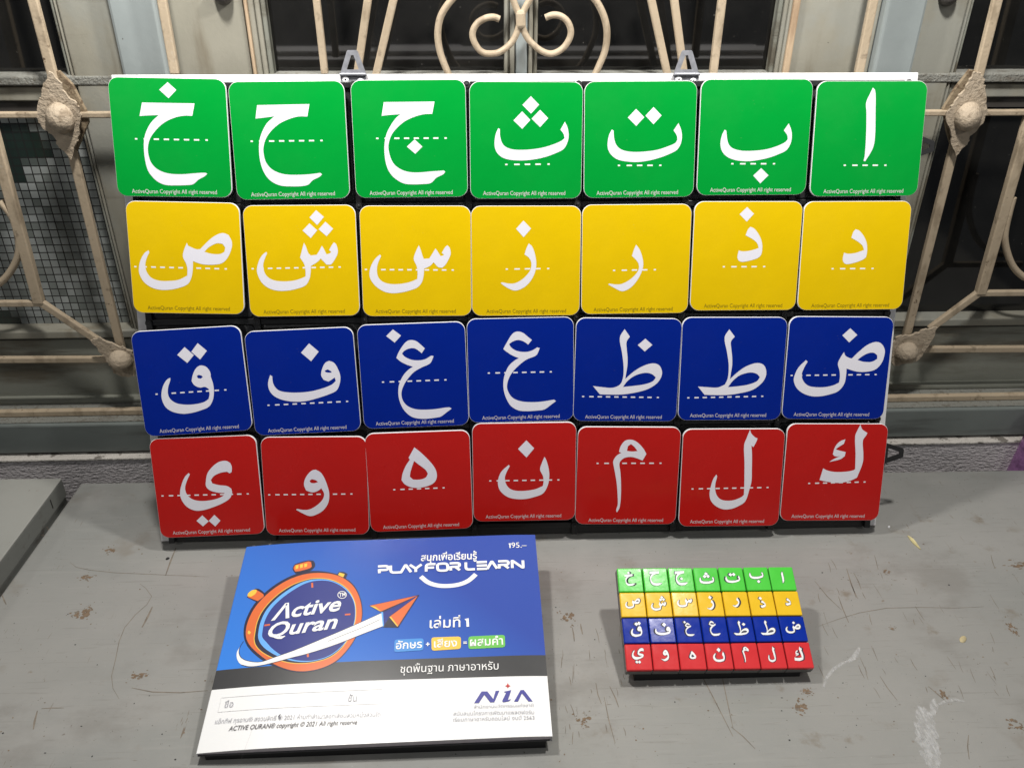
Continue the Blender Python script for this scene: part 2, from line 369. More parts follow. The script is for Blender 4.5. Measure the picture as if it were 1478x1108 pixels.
def window(label, x0, x1, stiles, lower, mullion=None, mould=()):
    """x0..x1 the opening; stiles = list of (x0, x1); panes fill the opening behind"""
    w = empty('window'); w.location = ((x0 + x1)/2, Y_SASH, z_fr0); tag(w, label, 'window')
    T = Matrix.Translation(-Vector(w.location))
    def P(mb, name, mat, **k):
        o = mb.build(name, mat, w, **k); o.matrix_parent_inverse = T; return o
    P(MB().box((x0, .190, z_fr0), (x1, .2295, z_fr1)), 'bottom_frame', M['rail'], bevel=.0015)
    P(MB().box((x0, Y_SASH, z_pan0), (x1, Y_GLASS + .008, z_pan1)), 'bottom_rail', M['rail'], bevel=.0012)
    lip = P(MB().box((x0, Y_LIP, z_low_lip[0]), (x1, Y_GLASS + .004, z_low_lip[1])), 'moulding', M['sash'], bevel=.0015)
    lowp = P(MB().box((x0, Y_GLASS, z_low_lip[1] + .0002), (x1, Y_GLASS + .004, z_mid_gap[0])), 'mosaic_pane' if lower == 'mosaic' else 'pane', M[lower])
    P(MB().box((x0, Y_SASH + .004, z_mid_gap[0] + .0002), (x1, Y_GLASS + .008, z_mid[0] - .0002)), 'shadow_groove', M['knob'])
    P(MB().box((x0, Y_SASH, z_mid[0]), (x1, Y_GLASS + .008, z_mid[1])), 'middle_rail', M['sash'], bevel=.0012)
    P(MB().box((x0, Y_LIP, z_mid_lip[0]), (x1, Y_GLASS + .004, z_mid_lip[1])), 'moulding', M['dust'], bevel=.0015)
    P(MB().box((x0, Y_GLASS, z_mid_lip[1] + .0002), (x1, Y_GLASS + .004, ZTOP)), 'pane', M['glass'])
    for a, b in stiles:
        P(MB().box((a, Y_SASH - .004, z_fr1 + .0005), (b, Y_GLASS + .010, ZTOP)), 'stile', M['sash'], bevel=.0015)
    for a, b, y, mt in mould:
        P(MB().box((a, y, z_fr1 + .0005), (b, Y_GLASS - .0005, ZTOP)), 'moulding', M[mt], bevel=.0014)
    return w, P
X = lambda px, Y, py=0: wall_at(px, py, Y).x
ys = Y_SASH - .004
# left bay
sl0 = X(80, ys); mo = [(X(70, ys+.002), X(74, ys+.002), ys+.003, 'rail'), (X(75, ys+.001), X(79.2, ys+.001), ys+.001, 'sash')]
wl, PL = window('window with grey mosaic glass in its lower half and dark glass above', -1.0, postL[0] - .0005, [(sl0, postL[0] - .0006)], 'mosaic', mould=mo)
# centre bay
cx0, cx1 = postL[1] + .0005, postR[0] - .0005
cs0, cs1 = X(349, ys), X(1150, ys)
mo = []
for a, b, d, mt in ((350, 355, -.003, 'bead'), (356, 364, .0, 'sash'), (365.5, 373, .003, 'sash'), (374.5, 382, .006, 'rail'),
                (1147, 1157, -.003, 'bead'), (1141, 1146, .0, 'sash'), (1133, 1140, .003, 'sash'), (1125, 1132, .006, 'rail')):
    mo.append((X(a, ys + d), X(b, ys + d), ys + d, mt))
wc, PC = window('wide double window of dark glass directly behind the top of the letter board', cx0, cx1, [(cx0 + .0002, cs0), (cs1, cx1 - .0002)], 'glass', mould=mo)
for a, b, d in ((728, 735, .004), (736, 744, .001), (745, 762, -.001), (763, 770, .001), (771, 777, .004)):
    PC(MB().box((X(a, ys + d), ys + d, z_fr1 + .0006), (X(b, ys + d), Y_GLASS - .0004, ZTOP)), 'mullion', M['post'] if 744 < a < 763 else M['sash'], bevel=.0012)
PC(MB().dome((X(323, ys), ys, wall_at(323, 0, ys).z + .004), .0085, .012, (0, -1, 0)), 'latch_knob', M['knob'])
# right bay
sr1 = X(1399, ys); mo = [(X(1400, ys+.001), X(1404, ys+.001), ys+.001, 'sash'), (X(1405, ys+.002), X(1408, ys+.002), ys+.003, 'rail')]
wr, PR = window('window of plain dark glass in both halves with a grey stile beside the pale post', postR[1] + .0005, 1.0, [(postR[1] + .0006, sr1)], 'glass', mould=mo)
PR(MB().dome((X(1366, ys), ys, wall_at(1366, 0, ys).z + .003), .0085, .012, (0, -1, 0)), 'latch_knob', M['knob'])

# ------------------------------------------------------------------ the iron window grills
def G(x, y): return wall_at(x, y, Y_GRILL)
def ext(p, q, z):                      # carry the line p-q on to height z
    t = (z - p.z) / (q.z - p.z); return p + (q - p) * t
def grill(label, x):
    g = empty('window_grill'); g.location = (x, Y_GRILL, z_sill1); tag(g, label, 'window grill'); return g
def gp(mb, name, par, mat=None, **k):
    o = mb.build(name, mat or M['grill'], par, **k); o.matrix_parent_inverse = Matrix.Translation(-Vector(par.location)); return o
def gbar(par, p, q, w=.0105, d=.006, top=False, name='bar'):
    w *= .9
    p, q = G(*p), G(*q)
    if top: p = ext(p, q, ZTOP - .02)
    return gp(MB().bar(p, q, w, d), name, par, bevel=.0012)
def curl(par, pts, r=.0035, name='scroll'):
    sm = smooth(pts, 5, 80, closed=False)
    return gp(MB().tube([G(*p) for p in sm], r, 10, nrm=(0, -1, 0), flat=1.15), name, par)
def rosette(par, poly, boss, br, fold=None, bw=1.0, bh=1.0):
    Yf = Y_GRILL - .009
    P2 = [wall_at(x, y, Yf) for x, y in poly]
    # jagged sheet edge
    pts = []
    for i, p in enumerate(P2):
        q = P2[(i+1) % len(P2)]
        for k in range(5):
            v = p.lerp(q, k/5)
            if k: v = v + Vector((random.uniform(-1, 1), 0, random.uniform(-1, 1))) * .0012
            pts.append(v)
    me = fill2d([[(p.x, p.z) for p in pts]])
    mb = MB().prism(pts, (0, .0025, 0))
    r = gp(mb, 'rosette', par, M['rosette'], bevel=.0006)
    c = wall_at(boss[0], boss[1], Yf - .0003)
    gp(MB().dome(c, br, br * .95, (0, -1, 0), sx=bw, sy=bh), 'boss', par, M['rosette']).parent = r
    r.children[0].matrix_parent_inverse = Matrix.Identity(4)
    if fold:
        F = [wall_at(x, y, Y_GRILL - .001) for x, y in fold]
        gp(MB().prism(F, (0, .004, 0)), 'folded_backing', par, M['grill_rust'], bevel=.0008)
c1 = lambda x, y: (x/3.358, y/3.358)
c2 = lambda x, y: (x/2.638, y/2.638 + 300)
c6 = lambda x, y: (x/3.356 + 1200, y/3.356)
c7 = lambda x, y: (x/2.636 + 1250, y/2.636 + 300)
gl = grill('cream iron grill with a rosette in front of the mosaic glass window', -.55)
gbar(gl, (48, 0), (78, 115), .0095, top=True); gbar(gl, (100, 200), (175, 502), .0095)
gbar(gl, (-40, 166), (175, 165.5), .006); gbar(gl, (-60, 519), (186, 518), .0075)
gbar(gl, (-60, 438), (60, 437.5), .0070); gbar(gl, (60, 437), (141, 491), .0085)
gbar(gl, (-14, 175), (57, 437), .0115, d=.008, top=True)
gp(MB().box((-.99, .1645, z_sill1 + .0013), (-.352, .1715, z_sill1 + .0085)), 'bottom_bar', gl, bevel=.0012)
curl(gl, [(-30, 425), (0, 408), (17, 389), (27, 364), (25, 335), (17, 312), (0, 290)], .0035)
rosette(gl, [c1(*p) for p in ((235,348),(208,420),(203,470),(190,475),(178,570),(205,620),(262,665),(280,705),(345,777),(368,700),(385,655),(395,560),(370,500),(322,462),(285,395))], c1(292, 572), .0125,
        [c1(*p) for p in ((240,350),(285,345),(350,410),(420,545),(430,595),(405,655),(370,740),(345,770),(380,650),(385,560),(310,460))], 1.0, 1.12)
rosette(gl, [c2(*p) for p in ((343,505),(378,492),(440,522),(470,532),(505,545),(520,600),(512,640),(490,646),(430,630),(412,590),(385,558))], c2(462, 580), .0125)
gr = grill('cream iron grill with a rosette in front of the plain dark window', .55)
gbar(gr, (1439, 0), (1411, 112), .0095, top=True); gbar(gr, (1381, 195), (1306, 492), .0095)
gbar(gr, (1325, 163), (1530, 162), .006); gbar(gr, (1300, 504), (1540, 503), .0080)
gbar(gr, (1412, 423), (1530, 422), .0070); gbar(gr, (1416, 420), (1341, 475), .0085)
gbar(gr, (1480, 190), (1414, 424), .0115, d=.008, top=True)
gp(MB().box((.352, .1645, z_sill1 + .0013), (.99, .1715, z_sill1 + .0085)), 'bottom_bar', gr, bevel=.0012)
curl(gr, [(1462, 285), (1456, 308), (1450, 340), (1454, 365), (1464, 387), (1480, 401), (1500, 408)], .0035)
rosette(gr, [c6(*p) for p in ((690,352),(726,352),(742,395),(745,430),(760,545),(735,600),(680,655),(660,700),(603,757),(580,700),(580,655),(556,560),(600,490),(650,430))], c6(660, 565), .0125,
        [c6(*p) for p in ((672,338),(700,345),(650,440),(600,500),(560,560),(575,640),(582,720),(560,640),(540,530),(600,430))], 1.0, 1.1)
rosette(gr, [c7(*p) for p in ((95,525),(120,490),(180,482),(232,460),(275,456),(258,495),(215,565),(190,585),(105,602),(80,570))], c7(152, 548), .0125)
gc = grill('cream iron grill with a heart scroll in front of the centre window', 0)
gbar(gc, (234, 0), (253, 107), .0090, top=True); gbar(gc, (457, 0), (469, 107), .0070, top=True)
gbar(gc, (1260.5, 0), (1239, 107), .0090, top=True); gbar(gc, (1042, 0), (1029, 107), .0082, top=True)
for a, b in (((531, 0), (519, 84)), ((568, 0), (543, 107)), ((940, 0), (963, 107)), ((973, 0), (984, 84))):
    p, q = G(*a), G(*b); gp(MB().bar(p + (p - q) * .6, q + (q - p) * .5, .0068, .006), 'bar', gc, bevel=.0012)
gp(MB().box((-.349, .1645, z_sill1 + .0013), (.349, .1715, z_sill1 + .0085)), 'bottom_bar', gc, bevel=.0012)
gbar(gc, (262, 165), (1222, 163), .006)
curl(gc, [(715, -42), (680, -28), (652, 0), (637, 22), (632, 45), (634, 70), (641, 92), (653, 116), (690, 150), (752, 165)], .0031)
curl(gc, [(795, -42), (832, -28), (859, 0), (871, 22), (876, 45), (874, 70), (866, 92), (853, 116), (815, 150), (752, 165)], .0031)
curl(gc, [(780, -30), (766, -3), (757, 14), (751, 28), (747, 45), (738, 62), (722, 75), (708, 78), (695, 75), (685, 62), (682, 48), (688, 35), (700, 27), (712, 25), (721, 28)], .0029)
curl(gc, [(722, -30), (739, -3), (746, 14), (752, 28), (756, 45), (765, 60), (780, 73), (795, 78), (810, 72), (820, 60), (824, 47), (820, 33), (810, 24), (798, 22), (787, 26)], .0029)
gp(MB().bar(G(751, 14), G(752, 41), .0085, .011), 'collar', gc, bevel=.003)

# ------------------------------------------------------------------ table and the neighbouring cabinet
TL, TR = Vector((-.4732, .1149, 0)), Vector((.80, .1020, 0)); BL, BR = Vector((-.5052, -.43, 0)), Vector((.80, -.43, 0))
def down(v, z): return Vector((v.x, v.y, z))
def ribbon(mb, pts, w, m, z=.00012):
    P = [ground_at(*p, z) for p in pts]
    for i in range(len(P) - 1):
        t = (P[i+1] - P[i]).normalized(); n = Vector((-t.y, t.x, 0))
        w0 = w * (.35 + .65 * math.sin(math.pi * (i + .15) / (len(P) - .7))); w1 = w * (.35 + .65 * math.sin(math.pi * (i + 1.15) / (len(P) - .7)))
        mb.add([P[i] - n*w0/2, P[i] + n*w0/2, P[i+1] + n*w1/2, P[i+1] - n*w1/2], [(0, 3, 2, 1)], m)
def blot(mb, c, rx, ry, m, seed, z=.00012, n=40, turn=0.0, rough=.45):
    c = ground_at(*c, z); pts = []
    for i in range(n):
        a = i * 2*math.pi/n
        k = 1 + rough * noise.noise(Vector((math.cos(a)*1.6 + seed*7.3, math.sin(a)*1.6, seed))) + rough*.6*noise.noise(Vector((math.cos(a)*5 + seed, math.sin(a)*5, seed*3.1)))
        x, y = rx*k*math.cos(a), ry*k*math.sin(a)
        pts.append(c + Vector((x*math.cos(turn) - y*math.sin(turn), x*math.sin(turn) + y*math.cos(turn), 0)))
    mb.add(pts, [tuple(range(n))], m)
t = empty('metal_table'); t.location = (.1, -.1, -.7); tag(t, 'grey painted steel table top with rust specks and scratches under the board', 'table')
def tp(mb, name, mats, par=t, **k):
    o = mb.build(name, mats, par, **k); o.matrix_parent_inverse = Matrix.Translation(-Vector(par.location)); return o
tp(MB().hexa([down(v, -.032) for v in (BL, BR, TR, TL)], [BL, BR, TR, TL]), 'table_top', M['table'], bevel=.002)
ins = .006
tp(MB().box((-.468, -.42, -.70), (.79, .094, -.0325)), 'cabinet_body', M['cabinet'])
wear = MB()
ribbon(wear, [(101, 811), (110, 818), (128, 822), (165, 826), (210, 828), (255, 830), (302, 832)], .0006, 0)
ribbon(wear, [(202, 842), (210, 848), (219, 860), (212, 872), (196, 886), (180, 905), (172, 925), (167, 950), (161, 975), (163, 993), (172, 1008)], .0006, 0)
ribbon(wear, [(220, 875), (213, 890), (205, 905)], .002, 0); ribbon(wear, [(254, 790), (246, 810), (239, 830)], .0016, 0)
ribbon(wear, [(190, 992), (220, 998), (260, 999), (300, 996)], .0010, 0)
ribbon(wear, [(54, 1025), (50, 1040), (48, 1052)], .0016, 0); ribbon(wear, [(60, 1022), (75, 1021), (92, 1021)], .0009, 0)
ribbon(wear, [(3, 858), (6, 866), (9, 872)], .0013, 0)
ribbon(wear, [(1182, 903), (1210, 893), (1240, 884), (1280, 877), (1330, 876), (1380, 877), (1420, 875)], .0006, 0)
for a, b in (((1176, 838), (1215, 880)), ((1222, 820), (1236, 862)), ((1232, 826), (1243, 850)), ((1210, 860), (1225, 898)), ((872, 1005), (888, 1072)), ((880, 990), (893, 1020)), ((860, 985), (868, 1015)),
             ((1000, 950), (1058, 1062)), ((1040, 965), (1058, 1050)), ((1055, 1048), (1090, 1080)), ((1270, 975), (1295, 1010)), ((1398, 1060), (1399, 1095)), ((1340, 990), (1366, 1012)), ((826, 905), (829, 925)), ((838, 900), (841, 915))):
    mid = ((a[0]+b[0])/2 + random.uniform(-2, 2), (a[1]+b[1])/2 + random.uniform(-2, 2)); ribbon(wear, [a, mid, b], random.uniform(.0007, .0013), 0)
for i in range(70):                                   # short scuffs at the front right
    x = random.uniform(1180, 1478) if i % 3 else random.uniform(810, 900); y = random.uniform(800, 1000) if i % 3 else random.uniform(900, 1060)
    L = random.uniform(6, 26); a = rad(random.uniform(52, 78) if i % 3 else random.uniform(70, 95))
    ribbon(wear, [(x, y), (x + L*.5*math.cos(a) + random.uniform(-1, 1), y + L*.5*math.sin(a)), (x + L*math.cos(a), y + L*math.sin(a))], random.uniform(.0003, .0007), 0)
for i, (x, y, rx, ry) in enumerate(((118, 885, .008, .007), (126, 880, .004, .005), (200, 975, .006, .004), (160, 793, .006, .004), (125, 833, .006, .004), (845, 1040, .006, .005), (1155, 1018, .006, .006), (1164, 997, .005, .003),
                                   (1280, 825, .003, .003), (1288, 906, .003, .002), (1467, 1044, .006, .005), (1362, 1003, .003, .005), (1333, 785, .001, .001), (60, 765, .004, .006), (820, 890, .005, .007), (1460, 905, .004, .007), (1478, 815, .012, .004))):
    for q in range(26):
        u_, v_ = random.gauss(0, .55), random.gauss(0, .55); g_ = ground_at(x, y); k_ = random.uniform(.12, .42) * (1 if abs(u_) + abs(v_) < .9 else .45)
        c_ = g_ + Vector((u_*rx*1.3, v_*ry*1.3, 0)); ppx = FPX * (c_ - CAM_POS).dot(CAM_R) / (c_ - CAM_POS).dot(CAM_W) + PW/2; ppy = PH/2 - FPX * (c_ - CAM_POS).dot(CAM_U) / (c_ - CAM_POS).dot(CAM_W)
        blot(wear, (ppx, ppy), rx*k_*.8, ry*k_*.8, 1 if q % 9 else 0, i*3.1 + q*1.37, .00010 + q*.000002, n=11, rough=.8)
for i in range(150):
    x, y = random.uniform(0, 1478), random.uniform(790, 1108)
    blot(wear, (x, y), random.uniform(.0003, .0009), random.uniform(.0003, .0008), 1 if i % 3 else 2, i*.73, .00011, n=9)
smear = [((1348, 1020), .0035, .008, -.6), ((1340, 1040), .0065, .012, -.25), ((1336, 1058), .0075, .013, .1), ((1340, 1078), .0065, .013, .2), ((1343, 1096), .005, .009, .1)]
for i, (c, rx, ry, a) in enumerate(smear): blot(wear, c, rx, ry, 3, 3.3 + i*2.1, .00014 + i*.00003, turn=a, rough=.5)
ribbon(wear, [(1355, 1016), (1366, 1011), (1378, 1009), (1392, 1012)], .003, 3, .00026)
ribbon(wear, [(1188, 992), (1193, 978), (1202, 966), (1215, 957), (1228, 951)], .0028, 3); ribbon(wear, [(1224, 955), (1233, 948), (1241, 934)], .0045, 3, .0002)
tp(wear, 'worn_marks', [M['scratch'], M['rust'], M['black'], M['smear']])['kind'] = 'stuff'

nb = empty('metal_cabinet'); nb.location = (-.7, -.1, -.7); tag(nb, 'taller grey steel cabinet with scuffed edge standing left of the table', 'cabinet')
ZC = .028
A0, A1 = Vector((-.4754, .0865, ZC)), Vector((-.5035, -.43, ZC)); B0, B1 = Vector((-.95, .094, ZC)), Vector((-.95, -.43, ZC))
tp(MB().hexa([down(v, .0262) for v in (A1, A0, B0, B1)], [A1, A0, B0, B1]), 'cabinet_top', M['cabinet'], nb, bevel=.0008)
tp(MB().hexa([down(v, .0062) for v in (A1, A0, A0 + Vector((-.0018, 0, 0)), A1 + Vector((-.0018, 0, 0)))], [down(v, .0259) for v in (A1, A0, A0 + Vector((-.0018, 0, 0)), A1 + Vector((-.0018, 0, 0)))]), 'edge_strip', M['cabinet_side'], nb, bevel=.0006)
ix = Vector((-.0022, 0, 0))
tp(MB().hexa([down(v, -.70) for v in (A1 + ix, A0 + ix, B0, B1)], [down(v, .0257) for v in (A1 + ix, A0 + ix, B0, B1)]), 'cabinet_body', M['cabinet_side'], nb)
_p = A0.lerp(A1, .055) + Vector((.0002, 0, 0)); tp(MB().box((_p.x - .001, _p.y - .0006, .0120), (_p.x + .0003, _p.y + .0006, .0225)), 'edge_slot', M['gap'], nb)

# ------------------------------------------------------------------ the letter board and its tiles
LEAN = rad(18.1484)
BX, BY, BZ = Vector((1, 0, 0)), Vector((0, math.sin(LEAN), math.cos(LEAN))), Vector((0, -math.cos(LEAN), math.sin(LEAN)))
BM = frame(Vector((0, 0, .0077)), BX, BY, BZ)
board = empty('letter_board', BM); tag(board, 'white board with black grid tray holding four rows of tiles, leaning on the wall', 'letter board')
MB().prism([(-.357, 0, -.0245), (.3565, 0, -.0245), (.3565, .434, -.0245), (-.357, .434, -.0245)], (0, 0, .0100)).build('white_panel', M['panel'], board, bevel=.0006)
MB().prism([(-.33, .38, -.0330), (.33, .38, -.0330), (.33, .43, -.0330), (-.33, .43, -.0330)], (0, 0, .0084)).build('back_batten', M['panel'], board)
PX, PV, U0, V0 = .0985, .1035, -.3445, .0105
tr = MB().prism([(U0 - .001, .0, -.0144), (-U0 + .001, .0, -.0144), (-U0 + .001, .4255, -.0144), (U0 - .001, .4255, -.0144)], (0, 0, .0016))
for i in range(8):
    x = U0 + i*PX; tr.prism([(x - .0028, .0002, -.0128), (x + .0028, .0002, -.0128), (x + .0028, .4253, -.0128), (x - .0028, .4253, -.0128)], (0, 0, .0046))
for j in range(5):
    v = V0 + j*PV
    for i in range(7):
        x = U0 + i*PX; tr.prism([(x + .0029, v - .0026, -.0128), (x + PX - .0029, v - .0026, -.0128), (x + PX - .0029, v + .0026, -.0128), (x + .0029, v + .0026, -.0128)], (0, 0, .0042))
tray = tr.build('grid_tray', M['tray'], board, bevel=.0005)
for i in range(7):
    for j in range(4):
        cl = MB(); cx, cy = U0 + (i + .5)*PX, V0 + (j + .5)*PV
        cl.prism([(x, y, -.0127) for x, y in rrect(PX - .0075, PV - .0075, .004, 4, cx, cy)], (0, 0, .0012))
        for sx in (-1, 1):
            for sy in (-1, 1):
                cl.prism([(cx + sx*.024 + .0105*math.cos(a*.2618), cy + sy*.036 + .0105*math.sin(a*.2618), -.0116) for a in range(24)], (0, 0, .0012), 1)
        cl.build('tray_cell', [M['cell'], M['tray']], tray, bevel=.0004)
for i in range(8):
    for j in range(5):
        c = (U0 + i*PX, V0 + j*PV)
        sc = MB().prism([(c[0] + .0030*math.cos(a*.5236), c[1] + .0030*math.sin(a*.5236), -.0081) for a in range(12)], (0, 0, .0012))
        sc.dome((c[0], c[1], -.0069), .0016, .0009, (0, 0, 1), n=10, k=4)
        sc.build('screw', M['dark_steel'], tray)
def bracket(cx, v0, side=False):
    b = empty('hanging_bracket'); b.parent = board
    if side: b.location = (.3612, v0, -.0215); b.rotation_euler = (0, 0, -math.pi/2)
    else: b.location = (cx, v0, -.0135)
    mt = M['dark_steel'] if side else M['steel']  # side brackets are the same steel, with their shade put into the colour
    out = [(-.0112, .001), (.0112, .001), (.0048, .0192), (.0038, .0202), (-.0038, .0202), (-.0048, .0192)]
    hol = [(-.0056, .0042), (.0050, .0042), (.0010, .0160), (-.0012, .0160)]
    me = fill2d([out, hol])
    mb = MB(); mb.mesh(me); mb.mesh(me, Matrix.Translation((0, 0, -.0012)))
    for loop in (out, hol):
        n = len(loop); mb.add([(x, y, 0) for x, y in loop] + [(x, y, -.0012) for x, y in loop], [(i, (i+1) % n, n + (i+1) % n, n + i) for i in range(n)])
    mb.build('hanger_loop', mt, b)
    MB().box((-.0118, -.0012, -.0012), (.0118, .0009, .0036)).build('hinge_fold', mt, b, bevel=.0006)
    MB().box((-.0112, -.0140, -.0006), (.0112, -.0014, .0006)).build('base_plate', mt, b, bevel=.0003)
    for x, y in ((-.0068, -.0042), (.0062, -.0058)):
        s_ = MB().dome((x, y, .0006), .0030, .0014, (0, 0, 1), n=14, k=5); s = s_.build('screw', M['white'], b)
        MB().prism([(x + .0008*math.cos(a), y + .0008*math.sin(a), .0019) for a in [i*1.0472 for i in range(6)]], (0, 0, .0003)).build('socket', M['black'], s)
    return b
bracket(-.1480, .4335); bracket(.1460, .4328)
bracket(0, .3702, True); bracket(0, .0738, True)

